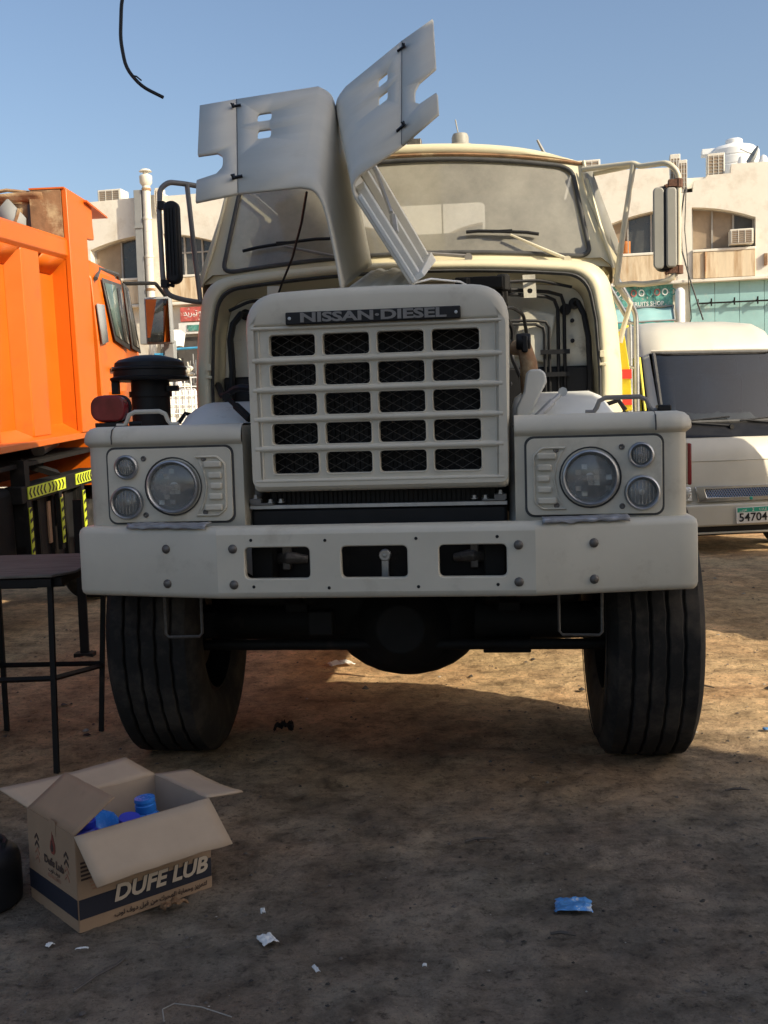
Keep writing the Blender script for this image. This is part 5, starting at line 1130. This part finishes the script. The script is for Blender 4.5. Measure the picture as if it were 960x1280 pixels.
    for y in (-.715, -.14, .33):
        q = MB(); q.box((.012, y, .80), (.006, .045, .33)); H = q.build('hazard_tape', 'limeyellow', D)
        for i in range(5):
            c = MB(); c.prism([(y - .022, .655 + i * .068), (y + .022, .672 + i * .068), (y + .022, .695 + i * .068), (y - .022, .678 + i * .068)], .0155, .017, 'yz'); c.build('tape_mark', 'black', H, smooth=0)
        q = MB(); q.box((-.01, y, .80), (.03, .06, .42)); q.build('tape_post', 'blackmet', D)
    q = MB(); q.box((-.05, -.03, .86), (.012, .13, .22)); L_ = q.build('warning_label', 'board', D)
    c = MB(); c.tube([(-.042, -.03 + .035 * cos(a), .88 + .045 * sin(a)) for a in [2 * pi * i / 14 for i in range(14)]], .006, 5, closed=True); c.tube([(-.042, -.055, .91), (-.042, -.005, .85)], .006, 5); c.box((-.043, -.03, .79), (.004, .07, .02)); c.build('label_symbol', 'inkred', L_)
    q = MB(); q.box((-.05, -.24, .80), (.012, .05, .30)); q.build('label_edge', 'board', D)
    # wheels
    k = MB(); R = .50; k.lathe([(.26, -.14), (.42, -.15), (.48, -.135), (R, -.11), (R, .11), (.48, .135), (.42, .15), (.26, .14)], (0, 0, 0), 'x', 36, cap=False); w0 = k.build('wheel', 'rubber', D, smooth=30)
    h = MB(); h.lathe([(0, -.05), (.26, -.05), (.26, .08), (.2, .1), (.1, .14), (0, .14)], (0, 0, 0), 'x', 20); h.build('rim', 'blackmet', w0)
    w0.location = (-.28, 1.28, .44)
    for p in ((-2.1, 1.28, .44), (-.30, -2.55, .62), (-2.1, -2.55, .62), (-.30, -3.75, .68), (-2.1, -3.75, .68)): dup(w0, D, p)
tipper()

# ------------------------------------------------------------------ white van on the right
def van():
    Vn = thing('white_van', 'white high roof van with licence plate 54704 parked at the right edge', 'van', (3.725, 10.94, 0), (0, 0, radians(8.5)))
    def loop(z, yf, hw, yr=4.65, rf=.16, n=6):
        P = [(-hw, yr), (-hw, yf + .14), (-hw * .80, yf + .02), (0, yf), (hw * .80, yf + .02), (hw, yf + .14), (hw, yr)]
        q = roundpoly(P, [.1, .13, .3, .8, .3, .13, .1], 6, True); return [(x, y, z) for x, y in q]
    lv = [(.30, .06, .80), (.52, .0, .845), (.54, .02, .845), (.70, .015, .848), (.95, .05, .85), (1.165, .13, .848), (1.185, .15, .846), (1.34, .40, .84), (2.09, .80, .79), (2.14, .82, .79), (2.22, .86, .78), (2.33, .95, .745), (2.42, 1.10, .67), (2.47, 1.4, .52)]
    loops = [loop(*l) for l in lv]; N = len(loops[0])
    fr = [j for j in range(N) if max(abs(loops[7][j][0]), abs(loops[7][(j + 1) % N][0])) < .78 and loops[7][j][1] < 1.2 and loops[7][(j + 1) % N][1] < 1.2]
    k = MB(); k.loft(loops, True, True, True, skip=lambda i, j: i == 7 and j in fr); B = k.build('body', 'white', Vn, smooth=40, bevel=0)
    def surf(x, z, off=0.):
        for i in range(len(lv) - 1):
            if lv[i][0] <= z <= lv[i + 1][0]:
                t = (z - lv[i][0]) / (lv[i + 1][0] - lv[i][0]); yf = lv[i][1] + (lv[i + 1][1] - lv[i][1]) * t; hw = lv[i][2] + (lv[i + 1][2] - lv[i][2]) * t; break
        a = abs(x) / hw; y = yf + .02 * (a / .8) ** 2 + (.10 * max(0, (a - .80) / .2) ** 2)
        return (x, y - off, z)
    def strip(nm, m, x0, x1, z0, z1, off, par, nx=14, nz=4, taper=1.):
        k = MB(); k.grid(lambda u, v: surf((x0 + (x1 - x0) * u) * (1 + (taper - 1) * v), z0 + (z1 - z0) * v, off), nx, nz); return k.build(nm, m, par, smooth=60)
    strip('windscreen_surround', 'seal', -.80, .80, 1.335, 2.105, -.002, Vn, 20, 6, .865) if False else None
    k = MB(); fr_ = [surf(-.74, 1.345, .012)] + [surf(-.74 + 1.48 * i / 12, 1.345, .012) for i in range(1, 13)] + [surf(.68 - 1.36 * i / 12, 2.085, .012) for i in range(13)]
    k.tube(fr_, .022, 6, closed=True); k.build('windscreen_seal', 'seal', Vn)
    g = strip('windscreen', 'glass_van', -.735, .735, 1.34, 2.09, .002, Vn, 20, 8, .92)
    strip('cowl_panel', 'black', -.80, .80, 1.19, 1.338, .006, Vn)
    k = MB(); k.box((0, 1.05, 1.22), (1.45, .75, .16)); k.build('dashboard', 'interior', Vn, bevel=.03)
    k = MB(); k.box((0, 1.8, 1.5), (1.5, .1, 1.15)); k.box((-.4, 1.5, 1.5), (.5, .14, .75)); k.box((.4, 1.5, 1.5), (.5, .14, .75)); k.build('front_seats', 'interior', Vn, bevel=.04)
    k = MB(); k.grid(lambda u, v: (-.32 + .75 * u, .62 + .22 * v, 1.34 + .10 * v + .03 * noise.noise(Vector((u * 9, v * 5, 0)))), 20, 6); k.build('folded_sunshade', 'brownpanel', Vn, solid=.01)
    k = MB(); k.grid(lambda u, v: (-.60 + .30 * u, .60 + .18 * v, 1.325 + .06 * v * u + .02 * noise.noise(Vector((u * 9, v * 5, 2)))), 10, 6); k.build('dashboard_cloth', 'ac', Vn, solid=.01)
    for (x0, x1) in ((-.62, .02), (.10, .72)):
        k = MB(); k.tube([surf(x1 - .08, 1.30, .03), surf((x0 + x1) / 2, 1.325, .04), surf(x0, 1.36, .03)], .011, 6); k.tube([surf(x0 - .02, 1.35, .035), surf(x1 - .05, 1.395, .035)], .010, 5); k.lathe([(.025, -.03), (.025, .02)], surf(x1 - .08, 1.29, .02), 'y', 10); k.build('wiper', 'black', Vn)
    # grille, bumper, lights
    k = MB(); k.plate([(-.56, .545), (.56, .545), (.60, .70), (-.60, .70)], [[(-.47, .585), (.47, .585), (.50, .672), (-.50, .672)]], lambda a, b, d: (a, surf(a, .62)[1] - .045 + d, b), depth=.03); G = k.build('grille_surround', 'chrome', Vn, bevel=.006)
    k = MB(); k.box((0, .0, .628), (1.0, .012, .10)); k.build('grille_back', 'black', G)
    k = MB()
    for i in range(-18, 19):
        for sg in (1, -1): k.tube([(i * .027 - sg * .03, -.012 + abs(i) * .0004, .586), (i * .027 + sg * .03, -.012 + abs(i) * .0004, .672)], .0045, 4)
    k.build('grille_mesh', 'chrome', G, smooth=0, merge=False)
    k = MB(); k.box((0, .002, .563), (.90, .012, .020)); k.build('lower_slot', 'black', G)
    k = MB(); k.ball((0, -.018, .566), (.018, .008, .018), 10, 6); k.build('emblem', 'green', G)
    for sx in SIDES:
        k = MB(); k.prism([(sx * .615, .555), (sx * .80, .56), (sx * .815, .69), (sx * .635, .70)], .00, .05); H = k.build('headlight', 'reflector', Vn, bevel=.012); k = MB(); k.ball((sx * .70, .005, .625), (.06, .02, .055), 14, 8); k.build('headlight_lens', 'lens', H)
        k = MB(); k.ball((sx * .60, .052, .255), (.045, .02, .018), 10, 6); k.build('fog_lamp', 'lens', Vn); k = MB(); k.box((sx * .60, .065, .255), (.11, .02, .05)); k.build('fog_lamp_housing', 'chrome', Vn, bevel=.01)
        # side glazing with a barred quarter window
        sidef = lambda y, z, sx=sx, off=.004: (sx * ((.84 + (.79 - .84) * max(0, (z - 1.34)) / .75 if z < 2.09 else .79) + off), y, z)
        for i, (ya, yb) in enumerate(((.98, 1.12), (1.22, 2.1), (2.2, 3.3), (3.4, 4.5))):
            k = MB(); sl_ = .30 if i < 2 and i == 0 else 0
            k.face([sidef(ya, 1.40), sidef(yb, 1.40), sidef(yb, 2.04), sidef(ya + (.0), 2.04)]); q = k.build('side_window', 'glass_van', Vn, solid=.004)
        for i in range(5):
            k = MB(); k.tube([sidef(.60 + .13 * i, 1.40, off=.022), sidef(.88 + .10 * i, 2.05, off=.022)], .016, 5); k.build('yellow_bar', 'yellow', Vn)
        k = MB(); k.face([sidef(.56, 1.38, off=.003), sidef(1.18, 1.38, off=.003), sidef(1.32, 2.06, off=.003), sidef(.86, 2.06, off=.003)]); k.build('quarter_window', 'black', Vn, solid=.003)
        for y in (.82, 3.75):
            k = MB(); k.lathe([(.19, -.09), (.29, -.10), (.315, -.08), (.32, .0), (.315, .08), (.29, .10), (.19, .09)], (sx * .76, y, .315), 'x', 30, cap=False); W = k.build('wheel', 'rubber', Vn, smooth=30); k = MB(); k.lathe([(0, sx * .02), (.19, sx * .02), (.19, sx * .09)], (sx * .76, y, .315), 'x', 18, cap=False); k.build('rim', 'steel', W)
    k = MB(); k.prism(rrect(0, .405, 1.66, .225, .04, 4), -.035, .06); k.build('bumper', 'white', Vn, bevel=.02, seg=3)
    k = MB(); k.box((0, .05, .265), (1.5, .05, .075)); k.box((0, .6, .22), (1.4, 1.0, .06)); k.build('lower_intake', 'black', Vn)
    k = MB(); k.box((0, .03, .222), (1.5, .04, .02)); k.build('bumper_lip', 'white', Vn, bevel=.006)
    Pl = MB(); Pl.box((0, -.050, .398), (.355, .010, .165), Matrix.Rotation(radians(-1.2), 3, 'Y')); P = Pl.build('licence_plate', 'paper', Vn, bevel=.004)
    k = MB(); k.box((0, -.0555, .453), (.335, .004, .045), Matrix.Rotation(radians(-1.2), 3, 'Y')); k.build('plate_band', 'green', P)
    rot = Matrix.Rotation(radians(-1.2), 4, 'Y'); mt = lambda x, z: Matrix.Translation((x, -.059, z)) @ rot @ Matrix.Rotation(radians(90), 4, 'X')
    text('plate_number', '54704', 'black', P, mt(.0, .374), .118, .001, 1.05, .0015)
    text('plate_class', '2', 'paper', P, mt(.0, .453), .048, .001); text('plate_script', arabic('ابوظبي') if False else arabic('عربي'), 'paper', P, mt(-.105, .453), .042, .001); text('plate_script', 'U.A.E', 'paper', P, mt(.105, .453), .036, .001)
    # roof lip above the windscreen, bonnet crease
    k = MB(); k.tube([surf(-.80 + 1.6 * i / 14, .955, .002) for i in range(15)], .004, 5); k.build('bonnet_crease', 'white', B)
    k = MB(); k.tube([surf(-.70 + 1.4 * i / 14, 2.115, .012) for i in range(15)], .014, 6); k.build('roof_lip', 'white', B)
    return Vn
VAN = van()
# second van, unseen at the right, added to throw shade across the yard
copy_thing(VAN, 'added copy of the white van, unseen at the right, shading the yard', (4.9, 5.2, 0), (0, 0, 0))
# tall workshop on the right behind the viewer: shades the yard in the foreground
WS = thing('workshop_building', 'tall plastered workshop on the right, behind the viewer', 'building', (7.0, .70, 0), (0, 0, radians(-40)))
k = MB(); k.box((5, -4, 2.75), (10, 8, 5.5)); k.build('wall', 'plaster', WS)
k = MB(); k.box((5.17, -4.17, 7.4), (9.66, 7.66, 3.8)); k.build('upper_storey', 'plaster', WS)
for i in range(2):
    k = MB(); k.box((-.02, -2.1 - i * 3.8, 1.9), (.06, 3.0, 3.8)); k.build('roller_door', 'greywall', WS)
    k = MB(); k.box((.32, -2.4 - i * 3.6, 7.2), (.05, 1.6, 1.3)); k.build('window', 'glass_dark', WS)

# ------------------------------------------------------------------ things in the foreground
def table():
    Tb = thing('steel_table', 'rusty steel framed work table with an oily board top', 'table', (0, 0, 0))
    z = .845
    k = MB(); k.prism([(-2.30, 4.36), (-1.365, 4.38), (-1.30, 4.50), (-1.33, 5.14), (-2.30, 5.14)], z - .012, z, 'xy'); k.build('tabletop', 'wood', Tb, bevel=.003)
    k = MB(); k.box((-1.83, 4.40, z - .034), (.92, .035, .032)); k.box((-1.345, 4.78, z - .034), (.035, .72, .032), Matrix.Rotation(-.03, 3, 'Z')); k.box((-1.83, 5.10, z - .034), (.92, .035, .032)); k.box((-1.45, 4.52, z - .05), (.20, .10, .03), Matrix.Rotation(.1, 3, 'Z')); k.build('apron', 'blackmet', Tb)
    for x, y, x1, y1 in ((-1.385, 4.42, -1.40, 4.42), (-1.84, 5.08, -1.845, 5.105), (-1.33, 5.07, -1.376, 5.045), (-2.27, 4.42, -2.28, 4.42)):
        k = MB(); k.loft([[(px + dx, py + dy, pz) for dx, dy in ((-.0105, -.0105), (.0105, -.0105), (.0105, .0105), (-.0105, .0105))] for px, py, pz in ((x1, y1, -.01), (x, y, z - .02))], True, True, True); k.build('leg', 'blackmet', Tb)
    for a, c in (((-1.392, 4.42, .405), (-2.28, 4.42, .40)), ((-1.392, 4.42, .405), (-1.36, 5.06, .315)), ((-1.36, 5.06, .325), (-2.2, 5.09, .325))):
        k = MB(); k.tube([a, c], .012, 4); k.build('stretcher', 'blackmet', Tb)
    P = thing('steel_post', 'short dark steel post standing behind the work table', 'post', (-1.93, 6.79, 0))
    k = MB(); k.box((0, 0, .5), (.055, .02, 1.0)); k.build('post', 'blackmet', P); k = MB(); k.box((0, 0, .012), (.12, .09, .024)); k.build('foot', 'blackmet', P)
table()

def carton():
    ang = radians(41)
    B = thing('cardboard_box', 'open brown oil carton with blue bottles inside, flaps folded out', 'box', (-.897, 2.962, .004), (0, 0, ang))
    L_, W_, H_ = .436, .328, .282; t = .004
    def panel(nm, m, pts, dirn):
        k = MB(); k.face(pts); o = k.build(nm, m, B, smooth=0); md = o.modifiers.new('t', 'SOLIDIFY'); md.thickness = t; md.offset = 0; return o
    f = panel('front_panel', 'board', [(0, 0, 0), (L_, 0, 0), (L_, 0, H_), (0, 0, H_)], 0)
    l = panel('end_panel', 'board', [(0, 0, 0), (0, W_, 0), (0, W_, H_), (0, 0, H_)], 0)
    panel('back_panel', 'boardin', [(0, W_, 0), (L_, W_, 0), (L_, W_, H_), (0, W_, H_)], 0)
    panel('end_panel', 'boardin', [(L_, 0, 0), (L_, W_, 0), (L_, W_, H_), (L_, 0, H_)], 0)
    panel('bottom', 'boardin', [(0, 0, .003), (L_, 0, .003), (L_, W_, .003), (0, W_, .003)], 0)
    def flap(nm, m, A, C, dirv, n, warp=.0, seedz=0):
        A, C, dv = Vector(A), Vector(C), Vector(dirv)
        k = MB(); k.grid(lambda u, v: tuple(A.lerp(C, u) + dv * v + Vector((0, 0, warp * sin(pi * u) * v + .003 * noise.noise(Vector((u * 6, v * 5, seedz)))))), 12, 5); o = k.build(nm, m, B, smooth=60); md = o.modifiers.new('t', 'SOLIDIFY'); md.thickness = t; md.offset = 0; return o
    flap('front_flap', 'boardin', (-.004, -.003, H_), (L_ + .002, -.003, H_), (.012, -.105, -.118), 0, .004, 1)
    flap('left_flap', 'board', (0, .004, H_), (0, W_ - .004, H_), (.118, -.02, .088), 0, 0, 2)
    flap('back_flap', 'boardin', (0, W_, H_), (L_, W_, H_), (-.035, .135, .035), 0, -.006, 3)
    flap('right_flap', 'boardin', (L_, .004, H_), (L_, W_, H_), (.145, .02, -.022), 0, -.008, 4)
    # printing: dark band, brand in block letters, script line, logo and arrows on the end
    k = MB(); k.box((L_ / 2, -.0032, .066), (L_ - .001, .0012, .058)); k.build('print_band', 'navy', f)
    k = MB(); k.box((-.0032, W_ / 2, .066), (.0012, W_ - .001, .058)); k.build('print_band', 'navy', l)
    F = lambda x, z: frame_m((x, -.0046, z), (1, 0, 0), (0, 0, 1))
    text('brand_shadow', 'DUFE LUB', 'navy', f, F(.262, .078), .066, .0004, 1.06, .0042, .22)
    text('brand_lettering', 'DUFE LUB', 'beige', f, frame_m((.262, -.0056, .080), (1, 0, 0), (0, 0, 1)), .066, .0004, 1.06, .0022, .22)
    text('script_line', arabic('لتعزيز وحماية المحرك من قبل دوف لوب'), 'ink', f, F(.262, .020), .0195, .0003, 1.0, .0004)
    for i, s_ in enumerate((.115, .095, .085, .06)): 
        k = MB(); k.box((.09 - (.115 - s_) * .3, -.0032, .150 - i * .011), (s_, .0008, .004)); k.build('small_print', 'inkfaint', f)
    for i in range(5): k = MB(); k.box((.035, -.0032, .20 - i * .012), (.05, .0008, .006)); k.build('small_print', 'ink', f)
    text('small_script', arabic('دوف لوب'), 'inkfaint', f, F(.375, .135), .022, .0003)
    E_ = lambda y, z: frame_m((-.0046, y, z), (0, -1, 0), (0, 0, 1))
    text('logo_lettering', 'Dufe Lub', 'ink', l, E_(.145, .160), .034, .0003, 1.05, .0008); text('logo_script', arabic('دوف لوب'), 'ink', l, E_(.145, .136), .020, .0003); text('logo_small', 'SINCE 1987' if False else 'LUBRICANTS', 'inkfaint', l, E_(.145, .117), .015, .0003)
    k = MB(); dp = [(0, .045), (.010, .022), (.018, .004), (.017, -.014), (.006, -.024), (-.008, -.023), (-.017, -.010), (-.014, .008), (-.004, .024)]
    k.prism([(.150 - a, .212 + b) for a, b in dp], -.0040, -.0030, 'yz'); k.build('logo_drop', 'inkred', l, smooth=0)
    k = MB(); k.prism([(.150 - a * .5 + .002, .207 + b * .5) for a, b in dp], -.0050, -.0040, 'yz'); k.build('logo_flame', 'ink', l, smooth=0)
    for y in (.262, .060):
        for i in range(4):
            z = .20 - i * .022; k = MB(); k.prism([(y - .014, z), (y, z + .014), (y + .014, z), (y + .014, z + .008), (y, z + .022), (y - .014, z + .008)], -.0040, -.0030, 'yz'); k.build('arrow', 'ink' if i < 2 else 'inkfaint', l, smooth=0)
    k = MB(); k.box((-.0032, .145, .27), (.0008, .045, .044)); k.build('tape', 'board', l)
    # bottles
    def jug(label, x, y, zb, rz, tilt, m, capm):
        c, s = cos(ang), sin(ang); J = thing('oil_bottle', label, 'bottle', (-.897 + x * c - y * s, 2.962 + x * s + y * c, max(zb, -.0) + .006), (tilt, 0, ang + rz), 'blue oil bottles in the carton'); J.scale = (1.05, 1.05, 1.06)
        k = MB(); k.loft([[(px, py, z) for px, py in rrect(0, 0, w, d_, .02, 3)] for z, w, d_ in ((0, .105, .085), (.006, .115, .095), (.165, .115, .095), (.20, .10, .08), (.22, .055, .055), (.227, .045, .045))], True, True, True); k.build('bottle_body', m, J, bevel=.004, smooth=45)
        k = MB(); k.lathe([(.031, .222), (.031, .242), (.029, .244), (.029, .250), (.031, .252), (.030, .262), (0, .263)], (0, 0, 0), 'z', 18); k.build('cap', capm, J)
        k = MB(); k.tube([(-.05, 0, .175), (-.062, 0, .195), (-.04, 0, .221)], .009, 6); k.build('handle', m, J)
    jug('blue oil bottle standing highest at the back of the carton', .245, .215, -.045, .4, -.45, 'blue', 'blue')
    jug('blue oil bottle with a ribbed cap at the right of the carton', .325, .150, -.030, 1.2, -.08, 'blue', 'blue')
    jug('royal blue oil bottle with a flat lid at the front of the carton', .205, .10, -.035, -.2, .20, 'bluedark', 'bluedark')
    jug('royal blue oil bottle half hidden under the folded left flap', .105, .16, -.002, 0, 0.0, 'bluedark', 'bluedark')
    k = MB(); k.lathe([(.115, 0), (.128, .012), (.130, .05), (.128, .135), (.121, .158), (.10, .174), (.05, .182), (.046, .192), (0, .193)], (0, 0, 0), 'z', 36); o = k.build('black_canister', 'black', None, smooth=40); o.location = (-1.265, 3.18, 0); tag(o, 'black plastic canister cut by the left edge beside the carton', 'canister')
    o2 = MB(); o2.tube([(.085 * cos(a), .085 * sin(a), .183) for a in [i * .2 for i in range(12)]], .008, 6); o2.build('canister_handle', 'black', o)
carton()

# cable hanging from above at the top left
k = MB(); k.tube(roundpts([(6.95, .4, 8.4), (3.2, 2.4, 6.3), (.6, 3.7, 4.6), (-.6, 3.98, 3.6), (-.886, 4.0, 2.96), (-.897, 4.0, 2.82), (-.882, 4.0, 2.72), (-.83, 4.0, 2.655), (-.752, 4.0, 2.614)]), .0065, 6); o = k.build('hanging_cable', 'black', None); tag(o, 'loose black cable end dangling in the sky at top left', 'cable')
k = MB(); k.tube([(-.868, 4.0, 2.695), (-.845, 4.0, 2.69), (-.83, 4.01, 2.678)], .003, 5); k.build('cable_strand', 'black', o)

def litter():
    def crumple(nm, label, cat, m, x, y, sx_, sy_, h, seed, rz=0, grp=None):
        k = MB()
        def fn(u, v):
            e = noise.noise(Vector((u * 4, v * 4, seed))); g = noise.noise(Vector((u * 9, v * 9, seed + 5)))
            return ((u - .5) * sx_ * (1 + .25 * e), (v - .5) * sy_ * (1 + .3 * g), .006 + h * (.5 + .5 * e) * sin(pi * u) ** .5 + h * .35 * g)
        k.grid(fn, 12, 9); o = k.build(nm, m, None, smooth=20, solid=.0012); o.location = (x, y, .008); o.rotation_euler = (0, 0, rz); tag(o, label, cat, grp)
    crumple('blue_wrapper', 'crumpled blue and white wrapper lying alone on the dirt', 'wrapper', 'bluefoil', .516, 3.024, .105, .085, .014, 3, -.1)
    crumple('white_scrap', 'crumpled white paper scrap in front of the carton', 'paper', 'paper', -.353, 2.868, .045, .055, .014, 7, .5, 'scraps of white paper')
    crumple('white_scrap', 'tiny white scrap beyond the crumpled paper', 'paper', 'paper', -.386, 3.045, .014, .028, .010, 9, .2, 'scraps of white paper')
    crumple('white_scrap', 'tiny white scrap near the bottom left carton corner', 'paper', 'paper', -.955, 2.876, .022, .018, .008, 11, 1., 'scraps of white paper')
    crumple('white_scrap', 'thin white sliver just below the carton corner', 'paper', 'paper', -.86, 2.85, .035, .008, .005, 13, .1, 'scraps of white paper')
    crumple('white_scrap', 'white speck of paper low in the middle of the dirt', 'paper', 'paper', .072, 2.704, .012, .012, .006, 15, 0, 'scraps of white paper')
    crumple('white_scrap', 'curled white sliver on the dirt left of centre', 'paper', 'paper', -.21, 2.70, .012, .035, .008, 17, .4, 'scraps of white paper')
    crumple('white_scrap', 'white scrap at the right frame edge near the tyre', 'paper', 'bluefoil', 1.69, 4.72, .05, .035, .012, 19, 0, 'scraps of white paper')
    crumple('paper_sheet', 'bright white paper lying in the light under the truck', 'paper', 'paper', .68, 7.4, .25, .12, .03, 21, 0)
    crumple('paper_sheet', 'pale torn sheet lying behind the left front wheel', 'paper', 'paper', -.28, 6.3, .14, .10, .02, 23, .3)
    crumple('crushed_can', 'crushed brown can beside the printed carton side', 'can', 'rust', -.655, 3.10, .075, .032, .028, 25, .6)
    crumple('dark_rag', 'dark oily rag behind the left front wheel', 'rag', 'blackmet', -.496, 4.944, .09, .08, .05, 27, 0)
    for i, (x, y, l, rz, lab) in enumerate(((1.30, 3.96, .09, -.1, 'short dark twig right of the tyre shadow'), (.458, 2.857, .07, -.3, 'bent twig below the blue wrapper'), (.292, 3.544, .10, .1, 'dark twig in the middle of the dirt'), (1.62, 5.55, .16, -.8, 'twig on the sunlit soil right of the tyre'))):
        k = MB(); k.tube([(-l / 2, 0, .010), (-l * .1, l * .10, .014), (l * .2, l * .02, .016), (l / 2, l * .10, .010)], [.004, .005, .005, .003], 5); o = k.build('twig', 'stone', None); o.location = (x, y, 0); o.rotation_euler = (0, 0, rz); tag(o, lab, 'twig', 'twigs on the dirt')
    k = MB(); k.tube([(-.56, 2.475, .012), (-.575, 2.53, .012), (-.55, 2.555, .012), (-.48, 2.535, .012), (-.40, 2.49, .010)], .0016, 5); o = k.build('white_string', 'palestone', None); tag(o, 'white string loop at the bottom edge', 'string')
    k = MB(); k.tube([(-.82, 2.63, .010), (-.78, 2.70, .014), (-.74, 2.76, .012), (-.73, 2.80, .010)], .0035, 5); o = k.build('straw', 'stone', None); tag(o, 'long thin straw on the dirt below the carton', 'straw')
    for i, (x, y, rz) in enumerate(((-.80, 6.95, .3), (-.62, 7.15, -.2), (-.95, 7.2, .1))):
        k = MB(); k.box((0, 0, .03), (.34, .16, .06)); o = k.build('concrete_block', 'stone', None, bevel=.01); o.location = (x, y, 0); o.rotation_euler = (0, .04, rz); tag(o, ('flat concrete block lying behind the left front wheel', 'concrete block nearest the axle, lying behind the truck', 'concrete block farthest left behind the truck')[i], 'block', 'concrete blocks behind the truck')
    # loose stones and crumbs of soil: beyond counting
    for nm, m, cnt, rmin, rmax, seed, lab in (('loose_stones', 'stone', 2200, .002, .011, 21, 'scattered small stones on the dirt'), ('soil_crumbs', 'crumb', 1500, .0015, .009, 22, 'dark soil crumbs scattered over the dirt'), ('pale_gravel', 'palestone', 700, .0012, .005, 23, 'pale grit scattered over the dirt')):
        bm = bmesh.new(); rnd = random.Random(seed)
        def stone(x, y, r):
            vs = [bm.verts.new((x + r * rnd.uniform(.6, 1.2) * cx, y + r * rnd.uniform(.6, 1.2) * cy, .004 + r * (.2 + .6 * cz) * rnd.uniform(.7, 1.1))) for cx, cy, cz in ((1, 0, 0), (.3, .95, 0), (-.8, .6, 0), (-.8, -.6, 0), (.3, -.95, 0), (.2, .1, 1), (-.3, -.2, .8))]
            for f in ((0, 1, 5), (1, 2, 5), (2, 6, 5), (2, 3, 6), (3, 4, 6), (4, 5, 6), (4, 0, 5)): bm.faces.new([vs[i] for i in f])
        for i in range(cnt):
            y = 2.3 + 5.5 * rnd.random() ** 1.6; x = rnd.uniform(-.5, .5) * y * .95
            n_ = noise.noise(Vector((x * 1.8, y * 1.8, seed)))
            if n_ < -.1 and rnd.random() < .8: continue
            stone(x, y, rmin + (rmax - rmin) * rnd.random() ** 5)
        for i in range(cnt // 8): stone(rnd.uniform(-2.5, 3), rnd.uniform(4.5, 10), .004 + .018 * rnd.random() ** 5)
        me = bpy.data.meshes.new(nm); bm.to_mesh(me); bm.free(); o = bpy.data.objects.new(nm, me); COL.objects.link(o); me.materials.append(M[m]); tag(o, lab, 'stones', kind='stuff')
litter()
